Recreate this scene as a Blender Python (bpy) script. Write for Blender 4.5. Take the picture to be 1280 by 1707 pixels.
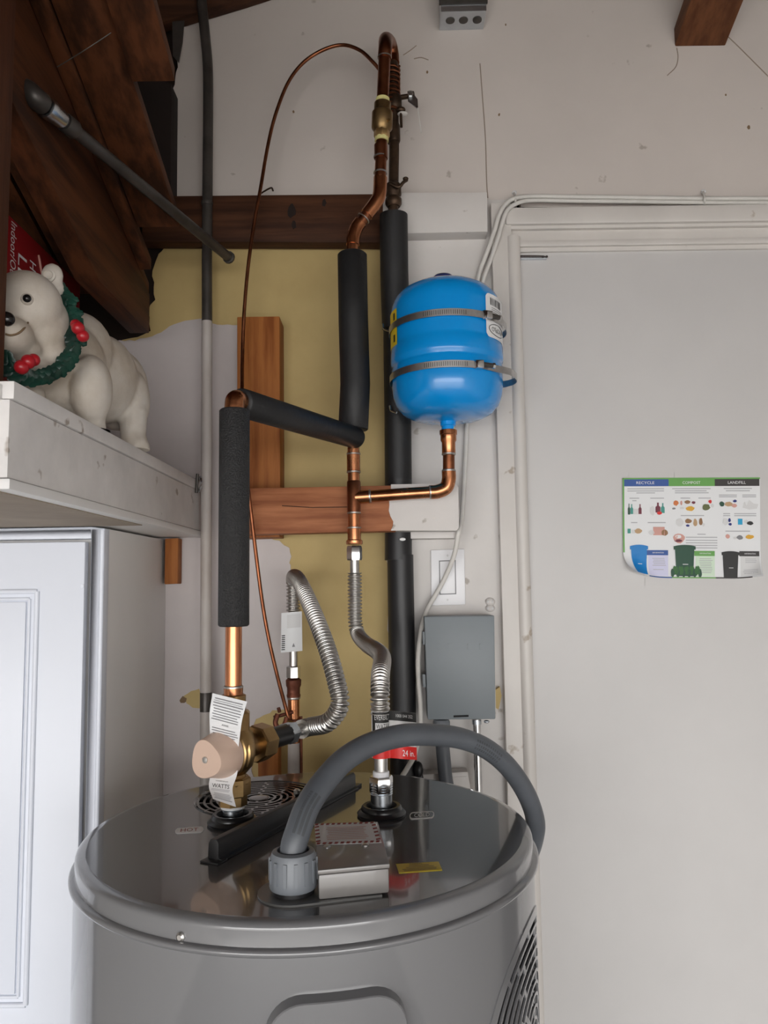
import bpy, bmesh, math, random
from mathutils import Vector, Matrix
from mathutils.geometry import tessellate_polygon
random.seed(7)
for o in list(bpy.data.objects): bpy.data.objects.remove(o)
scene = bpy.context.scene
COL = scene.collection
# ------------------------------------------------------------------ camera
F, PITCH, ROLL, H = 1261.84, 0.0922, 0.0140, 1.8617
_c, _s = math.cos(ROLL), math.sin(ROLL)
fwd = Vector((0, math.cos(PITCH), math.sin(PITCH)))
zc = Vector((0, -math.sin(PITCH), math.cos(PITCH)))
right = Vector((1, 0, 0))*_c - zc*_s
up = Vector((1, 0, 0))*_s + zc*_c
cd = bpy.data.cameras.new('camera'); cam = bpy.data.objects.new('camera', cd); COL.objects.link(cam)
R3 = Matrix((right, up, -fwd)).transposed()
cam.matrix_world = Matrix.Translation((0, 0, H)) @ R3.to_4x4()
cd.sensor_fit = 'VERTICAL'; cd.sensor_height = 36.0; cd.sensor_width = 27.0
cd.lens = F/1707*36.0; cd.clip_start = 0.02
scene.camera = cam
# ------------------------------------------------------------------ world and light
world = bpy.data.worlds.new('sky'); scene.world = world; world.use_nodes = True
bg = world.node_tree.nodes['Background']
bg.inputs[0].default_value = (1.0, 0.992, 0.985, 1); bg.inputs[1].default_value = 4.0
pl = bpy.data.lights.new('garage_opening_portal', 'AREA'); pl.shape = 'RECTANGLE'; pl.size = 4.7; pl.size_y = 2.12
pl.cycles.is_portal = True
po = bpy.data.objects.new('garage_opening_portal', pl); COL.objects.link(po)
po.location = (-0.1, -2.98, 1.07); po.rotation_euler = (math.radians(90), 0, 0)
vs = scene.view_settings
vs.view_transform = 'Standard'; vs.look = 'None'; vs.gamma = 1; vs.use_curve_mapping = False
vs.exposure = 0.95

# ------------------------------------------------------------------ helpers
CAM = Vector((0, 0, H))
def ray(px, py):
    du, dv = px-640, py-853.5
    u = _c*du - _s*dv; v = _s*du + _c*dv
    return Vector((u/F, math.cos(PITCH)+math.sin(PITCH)*v/F, math.sin(PITCH)-math.cos(PITCH)*v/F))
def at(px, py, Y):
    r = ray(px, py); return CAM + r*(Y/r.y)
def atz(px, py, z):
    r = ray(px, py); return CAM + r*((z-H)/r.z)
def atx(px, py, X):
    r = ray(px, py); return CAM + r*(X/r.x)
def S(n, Y): return n*Y/F
ORG = {}
def v3(p): return Vector(p)
def frame(d):
    d = d.normalized(); a = Vector((0, 0, 1)) if abs(d.z) < .9 else Vector((1, 0, 0))
    x = d.cross(a).normalized(); return x, x.cross(d).normalized()
def spline(pts, n=8):
    pts = [v3(p) for p in pts]; out = []
    P = [pts[0]*2-pts[1]] + pts + [pts[-1]*2-pts[-2]]
    for i in range(1, len(P)-2):
        a, b, c, d = P[i-1], P[i], P[i+1], P[i+2]
        for k in range(n):
            t = k/n
            out.append(.5*((2*b)+(c-a)*t+(2*a-5*b+4*c-d)*t*t+(3*b-a-3*c+d)*t**3))
    out.append(pts[-1]); return out
def resample(pts, step):
    L = [0]
    for a, b in zip(pts, pts[1:]): L.append(L[-1]+(b-a).length)
    n = max(2, int(round(L[-1]/step))); out = []; j = 0
    for k in range(n+1):
        d = L[-1]*k/n
        while j < len(L)-2 and L[j+1] < d: j += 1
        out.append(pts[j].lerp(pts[j+1], (d-L[j])/max(1e-9, L[j+1]-L[j])))
    return out
class MB:
    def __init__(s): s.v = []; s.f = []
    def add(s, vs, fs):
        n = len(s.v); s.v += [v3(p) for p in vs]; s.f += [tuple(i+n for i in f) for f in fs]; return s
    def box(s, lo, hi):
        (a, b, c), (d, e, f) = lo, hi
        vs = [(x, y, z) for z in (c, f) for y in (b, e) for x in (a, d)]
        return s.add(vs, [(0, 2, 3, 1), (4, 5, 7, 6), (0, 1, 5, 4), (2, 6, 7, 3), (0, 4, 6, 2), (1, 3, 7, 5)])
    def hexa(s, a, b):   # two quads a (4 pts) and b (4 pts)
        return s.add(list(a)+list(b), [(3, 2, 1, 0), (4, 5, 6, 7), (0, 1, 5, 4), (1, 2, 6, 5), (2, 3, 7, 6), (3, 0, 4, 7)])
    def prism(s, poly, ext):
        n = len(poly); ext = v3(ext); poly = [v3(p) for p in poly]
        vs = poly+[p+ext for p in poly]
        if n > 12:
            tri = tessellate_polygon([poly]); caps = [tuple(t) for t in tri]+[tuple(i+n for i in reversed(t)) for t in tri]
        else: caps = [tuple(range(n-1, -1, -1)), tuple(range(n, 2*n))]
        return s.add(vs, caps+[(i, (i+1) % n, n+(i+1) % n, n+i) for i in range(n)])
    def tube(s, pts, r, seg=16, caps=True, inner=None):
        pts = [v3(p) for p in pts]; n = len(pts)
        rr = r if isinstance(r, (list, tuple)) else [r]*n
        vs = []; t0 = (pts[1]-pts[0]).normalized(); x, y = frame(t0)
        for i, p in enumerate(pts):
            t = ((pts[min(i+1, n-1)]-pts[max(i-1, 0)])).normalized()
            x = (x - t*x.dot(t)).normalized(); y = t.cross(x)
            for k in range(seg):
                a = 2*math.pi*k/seg; vs.append(p+(x*math.cos(a)+y*math.sin(a))*rr[i])
        fs = [(i*seg+k, i*seg+(k+1) % seg, (i+1)*seg+(k+1) % seg, (i+1)*seg+k) for i in range(n-1) for k in range(seg)]
        if caps: fs += [tuple(range(seg-1, -1, -1)), tuple((n-1)*seg+k for k in range(seg))]
        return s.add(vs, fs)
    def lathe(s, prof, org, axis=(0, 0, 1), seg=32, phase=0, xdir=None, caps=True):
        axis = v3(axis).normalized(); org = v3(org)
        if xdir is None: x, y = frame(axis)
        else:
            x = v3(xdir); x = (x-axis*x.dot(axis)).normalized(); y = axis.cross(x)
        vs = []; n = len(prof)
        for (r, h) in prof:
            for k in range(seg):
                a = phase+2*math.pi*k/seg; vs.append(org+axis*h+(x*math.cos(a)+y*math.sin(a))*r)
        fs = [(i*seg+k, i*seg+(k+1) % seg, (i+1)*seg+(k+1) % seg, (i+1)*seg+k) for i in range(n-1) for k in range(seg)]
        if caps: fs += [tuple(range(seg-1, -1, -1)), tuple((n-1)*seg+k for k in range(seg))]
        return s.add(vs, fs)
    def ell(s, c, rx, ry, rz, rot=None, nu=16, nv=10):
        c = v3(c); vs = []; fs = []
        for j in range(nv+1):
            b = math.pi*j/nv-math.pi/2
            for i in range(nu):
                a = 2*math.pi*i/nu
                p = Vector((rx*math.cos(a)*math.cos(b), ry*math.sin(a)*math.cos(b), rz*math.sin(b)))
                vs.append(c+(rot @ p if rot else p))
        fs = [(j*nu+i, j*nu+(i+1) % nu, (j+1)*nu+(i+1) % nu, (j+1)*nu+i) for j in range(nv) for i in range(nu)]
        return s.add(vs, fs)
    def grid(s, fn, nu, nv):
        vs = [fn(i/nu, j/nv) for j in range(nv+1) for i in range(nu+1)]
        fs = [(j*(nu+1)+i, j*(nu+1)+i+1, (j+1)*(nu+1)+i+1, (j+1)*(nu+1)+i) for j in range(nv) for i in range(nu)]
        return s.add(vs, fs)
    def sheet(s, fn, nu, nv, off):   # thin solid sheet, off = thickness function or vector
        n = len(s.v); N = (nu+1)*(nv+1)
        a = [v3(fn(i/nu, j/nv)) for j in range(nv+1) for i in range(nu+1)]
        b = [p+v3(off) for p in a]
        q = lambda j, i: j*(nu+1)+i
        fs = [(q(j, i), q(j, i+1), q(j+1, i+1), q(j+1, i)) for j in range(nv) for i in range(nu)]
        fs += [tuple(k+N for k in reversed(f)) for f in fs]
        bd = [q(0, i) for i in range(nu)]+[q(j, nu) for j in range(nv)]+[q(nv, i) for i in range(nu, 0, -1)]+[q(j, 0) for j in range(nv, 0, -1)]
        fs += [(bd[k], bd[k-1], bd[k-1]+N, bd[k]+N) for k in range(len(bd))]
        return s.add(a+b, fs)
    def build(s, name, m, parent=None, smooth=True, angle=38, bevel=0):
        me = bpy.data.meshes.new(name)
        if parent is not None: org = ORG[parent.name]
        else:
            xs = [p.x for p in s.v]; ys = [p.y for p in s.v]; zs = [p.z for p in s.v]
            org = Vector(((min(xs)+max(xs))/2, (min(ys)+max(ys))/2, min(zs)))
        me.from_pydata([p-org for p in s.v], [], s.f); me.update()
        bm = bmesh.new(); bm.from_mesh(me); bmesh.ops.remove_doubles(bm, verts=bm.verts, dist=1e-6)
        if bevel:
            bm.normal_update()
            es = [e for e in bm.edges if len(e.link_faces) == 2 and e.calc_face_angle(0) > math.radians(40)]
            bmesh.ops.bevel(bm, geom=es, offset=bevel, segments=2, affect='EDGES', profile=.6, clamp_overlap=True)
        bmesh.ops.recalc_face_normals(bm, faces=bm.faces); bm.to_mesh(me); bm.free()
        if smooth:
            for p in me.polygons: p.use_smooth = True
            me.set_sharp_from_angle(angle=math.radians(angle))
        o = bpy.data.objects.new(name, me); COL.objects.link(o)
        if name in ('print_lines', 'printed_marking', 'worm_slots', 'barcode', 'red_stripes'): o['kind'] = 'stuff'
        if m: me.materials.append(m)
        if parent is not None: o.parent = parent
        else: o.location = org
        ORG[o.name] = org
        return o
def thing(name, loc, label, cat, group=None):
    o = bpy.data.objects.new(name, None); COL.objects.link(o); o.location = v3(loc); o.empty_display_size = .02
    ORG[o.name] = v3(loc); return tag(o, label, cat, group)
def tag(o, label, cat, group=None):
    o['label'] = label; o['category'] = cat
    if group: o['group'] = group
    return o
def struct(o, label=None, cat=None):
    o['kind'] = 'structure'
    if label: o['label'] = label
    if cat: o['category'] = cat
    return o
def text2d(body, width=None, height=None):
    cu = bpy.data.curves.new('t', 'FONT'); cu.body = body; cu.align_x = 'CENTER'; cu.align_y = 'CENTER'; cu.resolution_u = 2
    o = bpy.data.objects.new('t', cu); COL.objects.link(o)
    dg = bpy.context.evaluated_depsgraph_get(); dg.update()
    me = bpy.data.meshes.new_from_object(o.evaluated_get(dg))
    V = [(v.co.x, v.co.y) for v in me.vertices]; FA = [tuple(p.vertices) for p in me.polygons]
    bpy.data.objects.remove(o); bpy.data.curves.remove(cu); bpy.data.meshes.remove(me)
    x0, x1 = min(v[0] for v in V), max(v[0] for v in V); y0, y1 = min(v[1] for v in V), max(v[1] for v in V)
    sx = width/(x1-x0) if width else height/(y1-y0); sy = height/(y1-y0) if height else sx
    return [((x-(x0+x1)/2)*sx, (y-(y0+y1)/2)*sy) for x, y in V], FA
def text_on(body, cx, cy, w, h, fn, rot=0):   # add text mesh mapped by fn(u,v)
    V, FA = text2d(body, w, h); c, s = math.cos(rot), math.sin(rot)
    return [fn(cx+c*x-s*y, cy+s*x+c*y) for x, y in V], FA
def jag(poly, amp, step, closed=False):      # ragged outline in pixel space
    out = []; n = len(poly)
    for i in range(n if closed else n-1):
        a, b = Vector(poly[i]), Vector(poly[(i+1) % n]); L = (b-a).length; k = max(1, int(L/step))
        for j in range(k):
            p = a.lerp(b, j/k); out.append((p.x+random.uniform(-amp, amp), p.y+random.uniform(-amp, amp)) if j or i else (p.x, p.y))
    if not closed: out.append(tuple(poly[-1]))
    return out

# ------------------------------------------------------------------ materials
def mat(name, col, rough=.5, metal=0, var=0, scale=8, bump=0, bscale=60, coat=0, stretch=(1, 1, 1), col2=None, spots=0, spotcol=(.05, .04, .035), spec=None, detail=5, rvar=0, ramp=(.32, .68)):
    m = bpy.data.materials.new(name); m.use_nodes = True; nt = m.node_tree; N = nt.nodes; L = nt.links
    b = N['Principled BSDF']; b.inputs['Roughness'].default_value = rough; b.inputs['Metallic'].default_value = metal
    if coat: b.inputs['Coat Weight'].default_value = coat; b.inputs['Coat Roughness'].default_value = .06
    if spec is not None: b.inputs['Specular IOR Level'].default_value = spec
    b.inputs['Base Color'].default_value = (*col, 1)
    tc = N.new('ShaderNodeTexCoord'); mp = N.new('ShaderNodeMapping'); mp.inputs['Scale'].default_value = stretch
    L.new(tc.outputs['Object'], mp.inputs[0])
    out = None
    if var or col2:
        nz = N.new('ShaderNodeTexNoise'); nz.inputs['Scale'].default_value = scale; nz.inputs['Detail'].default_value = detail
        nz.inputs['Roughness'].default_value = .6
        L.new(mp.outputs[0], nz.inputs['Vector'])
        rp = N.new('ShaderNodeValToRGB'); c2 = col2 or tuple(max(0, x*(1-var)) for x in col)
        rp.color_ramp.elements[0].position = ramp[0]; rp.color_ramp.elements[1].position = ramp[1]
        rp.color_ramp.elements[0].color = (*c2, 1); rp.color_ramp.elements[1].color = (*col, 1)
        L.new(nz.outputs[0], rp.inputs[0]); out = rp.outputs[0]
        if rvar:
            mr = N.new('ShaderNodeMapRange'); mr.inputs[3].default_value = rough-rvar; mr.inputs[4].default_value = rough+rvar
            L.new(nz.outputs[0], mr.inputs[0]); L.new(mr.outputs[0], b.inputs['Roughness'])
    if spots:
        n2 = N.new('ShaderNodeTexNoise'); n2.inputs['Scale'].default_value = 26; n2.inputs['Detail'].default_value = 3
        L.new(tc.outputs['Object'], n2.inputs['Vector'])
        r2 = N.new('ShaderNodeValToRGB'); r2.color_ramp.elements[0].position = 1-spots-.25; r2.color_ramp.elements[1].position = 1-spots-.2
        L.new(n2.outputs[0], r2.inputs[0])
        mx = N.new('ShaderNodeMix'); mx.data_type = 'RGBA'; L.new(r2.outputs[0], mx.inputs[0])
        if out: L.new(out, mx.inputs[6])
        else: mx.inputs[6].default_value = (*col, 1)
        mx.inputs[7].default_value = (*spotcol, 1); out = mx.outputs[2]
    if out: L.new(out, b.inputs['Base Color'])
    if bump:
        n3 = N.new('ShaderNodeTexNoise'); n3.inputs['Scale'].default_value = bscale; n3.inputs['Detail'].default_value = 4
        L.new(mp.outputs[0], n3.inputs['Vector'])
        bp = N.new('ShaderNodeBump'); bp.inputs['Strength'].default_value = bump; bp.inputs['Distance'].default_value = .004
        L.new(n3.outputs[0], bp.inputs['Height']); L.new(bp.outputs[0], b.inputs['Normal'])
    return m
def wood(name, light, dark, axis, scale=1.0, rough=.6, knots=0.0):
    st = {'x': (3, 38, 38), 'y': (38, 3, 38), 'z': (38, 38, 3)}[axis]
    return mat(name, light, rough, col2=dark, scale=scale, stretch=st, bump=.12, bscale=2.5, detail=6, ramp=(.38, .6), spec=.2)
Mt = {}
Mt['wall'] = mat('wall_paint', (.63, .575, .535), .62, var=.10, scale=2.2, bump=.08, bscale=35, spots=.04, spotcol=(.40, .35, .31))
Mt['wallw'] = mat('white_wall_paint', (.66, .63, .605), .5, var=.10, scale=5, bump=.08, bscale=40, spots=.06, spotcol=(.38, .34, .30))
Mt['lpaint'] = mat('grey_wall_paint', (.58, .53, .52), .6, var=.14, scale=4, bump=.06, bscale=30)
Mt['yellow'] = mat('yellow_drywall', (.56, .425, .185), .7, col2=(.46, .34, .14), scale=5, bump=.05, bscale=50, spots=.03, spotcol=(.22, .15, .05))
Mt['trim'] = mat('trim_paint', (.66, .625, .59), .4, var=.1, scale=6, stretch=(1, 1, .6), spots=.06, spotcol=(.40, .34, .28))
Mt['door'] = mat('door_paint', (.585, .57, .56), .45, var=.07, scale=2.5, bump=.03, bscale=20)
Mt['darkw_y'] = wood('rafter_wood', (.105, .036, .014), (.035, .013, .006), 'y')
Mt['brownw_y'] = wood('brown_rafter_wood', (.17, .065, .027), (.10, .036, .015), 'y')
Mt['crack'] = mat('crack_dirt', (.30, .24, .19), .8)
Mt['darkw_x'] = wood('ledger_wood', (.085, .034, .016), (.038, .015, .008), 'x')
Mt['darkw_z'] = wood('post_wood', (.105, .035, .015), (.06, .021, .01), 'z')
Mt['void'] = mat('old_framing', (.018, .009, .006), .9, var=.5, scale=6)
Mt['fir_x'] = wood('fir_wood_across', (.44, .175, .08), (.25, .085, .036), 'x', 1.2)
Mt['fir_z'] = wood('fir_wood_upright', (.37, .135, .036), (.22, .066, .016), 'z', 1.2)
Mt['cab'] = mat('cabinet_paint', (.71, .745, .825), .35, var=.03, scale=3)
Mt['cabside'] = mat('cabinet_side_paint', (.74, .72, .70), .45, var=.06, scale=3)
Mt['shelf'] = mat('shelf_paint', (.80, .775, .76), .6, var=.22, scale=9, bump=.12, bscale=40, spots=.085, spotcol=(.36, .31, .27))
Mt['shelfw'] = mat('shelf_white_paint', (.82, .81, .80), .5, var=.06, scale=9)
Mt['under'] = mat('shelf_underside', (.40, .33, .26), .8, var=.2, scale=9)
Mt['concrete'] = mat('concrete', (.26, .25, .24), .8, var=.2, scale=3)
Mt['drive'] = mat('driveway_concrete', (.46, .45, .435), .9, var=.12, scale=2)
Mt['plaster'] = mat('side_wall_paint', (.76, .73, .70), .7, var=.08, scale=2)
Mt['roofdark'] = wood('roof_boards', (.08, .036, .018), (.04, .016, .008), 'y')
Mt['foam'] = mat('black_foam', (.018, .018, .019), .62, var=.3, scale=120, bump=.8, bscale=420, spec=.6)
Mt['foams'] = mat('smooth_black_foam', (.014, .014, .015), .55, var=.3, scale=30, bump=.2, bscale=90)
Mt['abs'] = mat('black_abs', (.016, .016, .018), .42, var=.3, scale=14, bump=.05, bscale=20)
Mt['copper'] = mat('copper', (.62, .27, .13), .26, 1, col2=(.36, .14, .065), scale=22, detail=6, rvar=.08)
Mt['copperd'] = mat('tarnished_copper', (.36, .135, .065), .33, 1, col2=(.17, .062, .032), scale=26, rvar=.08)
Mt['copperb'] = mat('bright_copper', (.72, .31, .155), .27, 1, col2=(.52, .20, .09), scale=10, stretch=(4, 4, .6))
Mt['solder'] = mat('solder', (.62, .58, .54), .35, 1, var=.3, scale=50)
Mt['brass'] = mat('brass', (.50, .335, .15), .33, 1, col2=(.36, .22, .095), scale=20, rvar=.06)
Mt['brassd'] = mat('dark_brass', (.30, .20, .09), .38, 1, col2=(.16, .10, .05), scale=22)
Mt['bronze'] = mat('old_bronze', (.105, .065, .04), .5, .8, col2=(.05, .032, .022), scale=30, bump=.3, bscale=70)
Mt['rust'] = mat('rusty_copper', (.26, .09, .05), .5, .7, col2=(.13, .045, .03), scale=40, bump=.2, bscale=90)
Mt['steel'] = mat('bare_steel', (.60, .585, .56), .33, 1, var=.1, scale=20)
Mt['chrome'] = mat('chrome', (.72, .72, .72), .16, 1)
Mt['zinc'] = mat('zinc', (.62, .66, .70), .27, 1, var=.12, scale=40)
Mt['galv'] = mat('grey_pipe_steel', (.11, .10, .092), .42, .6, col2=(.06, .053, .048), scale=12, bump=.1, bscale=40)
Mt['galvp'] = mat('painted_pipe', (.56, .53, .51), .5, 0, col2=(.36, .31, .275), scale=10, stretch=(1, 1, .35))
Mt['dark_hole'] = mat('dark_inside', (.008, .008, .009), .8)
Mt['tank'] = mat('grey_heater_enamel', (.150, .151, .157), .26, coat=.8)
Mt['tanklid'] = mat('darkened_lid_enamel', (.07, .066, .064), .2, coat=.8, var=.08, scale=3)  # body enamel, colour darkened to stand in for the dark roof it reflects
Mt['tankbox'] = mat('grey_box_enamel', (.19, .18, .172), .32, coat=.3)
Mt['plate'] = mat('grey_steel_plate', (.20, .20, .195), .3, .6)
Mt['blackp'] = mat('black_plastic', (.012, .012, .013), .36, bump=.05, bscale=40)
Mt['rubber'] = mat('black_rubber', (.010, .010, .011), .3)
Mt['blue'] = mat('blue_enamel', (.001, .27, .72), .24, coat=.35)
Mt['blued'] = mat('dark_blue_plastic', (.006, .015, .10), .35)
Mt['strap'] = mat('stainless_strap', (.66, .65, .64), .36, 1, var=.2, scale=80)
Mt['label'] = mat('white_label', (.80, .80, .80), .45)
Mt['paper'] = mat('paper', (.78, .79, .80), .6)
Mt['ink'] = mat('black_ink', (.02, .02, .02), .5)
Mt['greyink'] = mat('grey_ink', (.22, .22, .23), .6)
Mt['lightink'] = mat('light_grey_ink', (.42, .42, .44), .6)
Mt['yl'] = mat('yellow_sticker', (.75, .56, .02), .4)
Mt['tape'] = mat('thread_tape', (.72, .66, .28), .6, var=.2, scale=60)
Mt['tan'] = mat('tan_plastic', (.63, .455, .36), .45, var=.04, scale=10)
Mt['conduit'] = mat('grey_vinyl_conduit', (.10, .11, .125), .42, var=.18, scale=18, spec=.5)
Mt['conduitc'] = mat('grey_conduit_connector', (.17, .185, .205), .38, var=.06, scale=18)
Mt['boxgrey'] = mat('grey_box_paint', (.195, .222, .24), .42, var=.05, scale=6)
Mt['mark'] = mat('conduit_print', (.06, .065, .072), .45)
Mt['cable'] = mat('white_cable', (.70, .68, .64), .5, var=.12, scale=20)
Mt['plastw'] = mat('white_plastic', (.80, .80, .82), .32)
Mt['red'] = mat('red_print', (.62, .015, .012), .45)
Mt['redd'] = mat('dark_red_stripe', (.26, .012, .016), .5)
Mt['redbox'] = mat('red_cardboard', (.32, .012, .016), .45, var=.2, scale=10)
Mt['bear'] = mat('cream_resin', (.68, .635, .575), .55, col2=(.50, .43, .345), scale=11, bump=.5, bscale=34)
Mt['leaf'] = mat('dark_green_resin', (.012, .065, .045), .35, col2=(.008, .022, .018), scale=26, bump=.2, bscale=60)
Mt['berry'] = mat('red_resin', (.42, .012, .02), .3)
Mt['eyeb'] = mat('black_gloss', (.008, .007, .007), .15)
Mt['dirt'] = mat('brown_crack_dirt', (.20, .13, .07), .8)
Mt['pgreen'] = mat('poster_green', (.13, .36, .08), .5)
Mt['pblue'] = mat('poster_blue', (.03, .09, .32), .5)
Mt['pblack'] = mat('poster_black', (.035, .03, .03), .5)
Mt['binblue'] = mat('print_bin_blue', (.005, .20, .55), .5)
Mt['bingreen'] = mat('print_bin_green', (.015, .07, .04), .5)
Mt['pleaf'] = mat('print_leaf_green', (.03, .13, .03), .5)
Mt['plav'] = mat('print_lavender', (.62, .62, .80), .5)
Mt['pmint'] = mat('print_mint', (.62, .76, .60), .5)
Mt['plight'] = mat('print_pale_grey', (.66, .66, .66), .5)
for nm, c in dict(orange=(.65, .20, .06), brownp=(.28, .15, .07), olive=(.12, .14, .05), pink=(.62, .33, .28), maroon=(.16, .03, .05), teal=(.06, .30, .25), sky=(.02, .35, .60), gold=(.70, .38, .04), navy=(.02, .03, .18), kraft=(.50, .33, .18)).items():
    Mt[nm] = mat('print_'+nm, c, .55)

# ------------------------------------------------------------------ setting
D = 1.55          # face of the back wall
YP = 1.556        # face of the yellow board
def ppoly(pts, Y, thick):       # px outline on plane Y, extruded back
    return MB().prism([at(x, y, Y) for x, y in pts], (0, thick, 0))
struct(MB().box((-2.5, -3.0, -.1), (2.3, 2.2, 0)).build('floor', Mt['concrete'], smooth=False), 'grey concrete garage floor')
struct(MB().box((-9, -14, -.1), (9, -3.0, -.02)).build('ground_outside', Mt['drive'], smooth=False), 'pale concrete driveway outside the garage opening')
struct(MB().box((-2.6, -3.0, 0), (-2.5, 1.7, 3.75)).build('wall_left', Mt['plaster'], smooth=False), 'painted left garage wall')
struct(MB().box((2.3, -3.0, 0), (2.4, 1.7, 3.75)).build('wall_right', Mt['plaster'], smooth=False), 'painted right garage wall')
struct(MB().box((-2.5, -3.1, 2.14), (2.3, -3.0, 3.75)).build('wall_front', Mt['plaster'], smooth=False), 'wall above the garage opening')
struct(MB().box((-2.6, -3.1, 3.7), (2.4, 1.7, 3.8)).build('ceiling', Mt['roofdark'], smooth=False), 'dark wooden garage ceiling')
wb = struct(MB().box((-2.5, 1.572, 0), (2.3, 1.70, 3.7)).build('wall_back', Mt['void'], smooth=False), 'back wall of yellow and white painted drywall')
# yellow drywall
ypoly = [(100, 566), (150, 567), (185, 568), (215, 566), (240, 560), (252, 550), (247, 520), (258, 500), (254, 450), (262, 425), (278, 410), (300, 400), (650, 398)]
yj = jag(ypoly[:12], 2.5, 9)
ppoly(yj+[(652, 398), (652, 1345), (668, 2620), (60, 2620)], YP, .014).build('drywall_panel', Mt['yellow'], wb, smooth=False)['label'] = 'bare yellow drywall panel'
# grey-white paint over its left side
e1 = jag([(100, 567), (150, 568), (185, 569), (225, 567), (262, 557), (290, 541), (310, 535), (330, 531), (343, 530), (352, 540), (398, 542)], 1.6, 8)
e2 = jag([(398, 895), (440, 896), (466, 903), (484, 915), (485, 1050), (483, 1120), (479, 1180), (440, 1190), (425, 1200), (420, 1260), (424, 1345)], 2.2, 7)
ppoly(e1+e2+[(410, 2620), (60, 2620)], YP-.0015, .0012).build('paint_layer', Mt['lpaint'], wb, smooth=False)['label'] = 'grey-white paint with a ragged edge'
MB().prism([at(x, y, YP-.002) for x, y in jag([(306, 1160), (318, 1152), (332, 1148), (338, 1165), (333, 1182), (322, 1180), (312, 1172)], 1.5, 6, True)], (0, .0015, 0)).build('chipped_paint', Mt['yellow'], wb, smooth=False)
MB().prism([at(x, y, YP-.0025) for x, y in jag([(299, 1168), (304, 1161), (312, 1163), (310, 1170), (302, 1172)], 1.2, 4, True)], (0, .0015, 0)).build('chipped_paint', Mt['dirt'], wb, smooth=False)
# upper white drywall, two sheets with a seam
u1 = jag([(303, 28), (298, 90), (292, 142), (287, 150), (286, 230), (284, 300), (282, 332)], 1.4, 10)
ppoly([(303, -120)]+u1+[(812, 332), (807, 120), (806, -120)], D, .02).build('drywall_panel', Mt['wall'], wb, smooth=False)
ppoly([(806, -120), (807, 120), (812, 332), (812, 334), (2100, 334), (2100, -120)], D, .02).build('drywall_panel', Mt['wall'], wb, smooth=False)
MB().tube(spline([at(x, y, D-.0002) for x, y in [(800, 106), (804, 160), (809, 230), (811, 300), (813, 330)]], 6), .0012, 6).build('seam_crack', Mt['crack'], wb)
# white drywall strip right of the yellow
re = jag([(649, 330), (650, 620), (649, 890), (645, 900), (648, 1000), (646, 1080), (649, 1180), (650, 1345)], 1.8, 9)
ppoly(re+[(664, 2620), (868, 2620), (845, 1345), (845, 333)], D, .02).build('drywall_panel', Mt['wallw'], wb, smooth=False)
ppoly([(868, 333.5), (868, 345), (2100, 345), (2100, 333.5)], D, .02).build('drywall_panel', Mt['wall'], wb, smooth=False)
for x, y, r in [(1248, 212, 3), (832, 191, 2), (712, 120, 2.2), (489, 186, 2), (843, 41, 1.6), (1210, 158, 1.6)]:
    MB().prism([at(x+r*math.cos(a)*random.uniform(.6, 1.2), y+r*1.2*math.sin(a), D-.0006) for a in [k*math.pi/4 for k in range(8)]], (0, .0006, 0)).build('nail_mark', Mt['dirt'], wb, smooth=False)
for pts in [[(672, 92), (684, 84), (694, 76)], [(690, 98), (702, 96), (714, 100)], [(1212, 60), (1230, 77), (1256, 103), (1284, 131)], [(1128, 80), (1130, 96), (1126, 112), (1112, 126)]]:
    MB().tube(spline([at(x, y, D-.0002) for x, y in pts], 5), .0011, 6).build('wall_crack', Mt['crack'], wb)

# door and casing
d1 = struct(ppoly([(860, 418), (1600, 410), (1600, 2700), (872, 2700)], 1.545, .022).build('door_1', Mt['door'], smooth=False), 'plain off-white flush door')
tr = struct(ppoly([(822, 350), (852, 372), (852, 700), (868, 2600), (836, 2600)], 1.522, .03).build('trim_1', Mt['trim'], smooth=False), 'off-white painted door casing')
# left casing: flat board + rounded stop
def vpx(x, y0, y1, Y):          # a true vertical through pixel x,y0
    a = at(x, y0, Y); b = at(x, y1, Y); return a, Vector((a.x, a.y, b.z))
def vboard(x0, x1, y0, y1, Y, th, name, m, parent, bevel=0):
    a = at(x0, y0, Y); b = at(x1, y0, Y); z1 = at(x0, y1, Y).z
    return MB().box((a.x, Y, z1), (b.x, Y+th, a.z)).build(name, m, parent, bevel=bevel)
bpy.data.objects.remove(tr)
tr = struct(vboard(818, 851, 338, 2700, 1.527, .04, 'trim_1', Mt['trim'], None, .002), 'off-white painted door casing, left side')
a = at(855, 350, 1.522)
MB().tube([Vector((a.x, 1.534, at(855, 2700, 1.53).z)), Vector((a.x, 1.534, at(855, 395, 1.53).z))], .0145, 16).build('rounded_stop', Mt['trim'], tr)
# header casing: profile extruded along X
def hbar(name, x0, x1, ytop, ybot, Y, th, m, parent, bevel=.0015):
    p = at(x0, ytop, Y); q = at(x0, ybot, Y)
    return MB().box((p.x, Y, q.z), (2.2, Y+th, p.z)).build(name, m, parent, bevel=bevel)
hd = struct(hbar('trim_2', 842, 1500, 345, 374, 1.522, .04, Mt['trim'], None, .006), 'off-white moulded casing over the door')
hbar('moulding', 849, 1500, 373, 382, 1.530, .03, Mt['trim'], hd)
hbar('moulding', 851, 1500, 380, 404, 1.540, .02, Mt['trim'], hd)
hbar('moulding', 853, 1500, 401, 411, 1.531, .03, Mt['trim'], hd, .003)
hbar('moulding', 853, 1500, 410, 420, 1.538, .02, Mt['trim'], hd)

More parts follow.
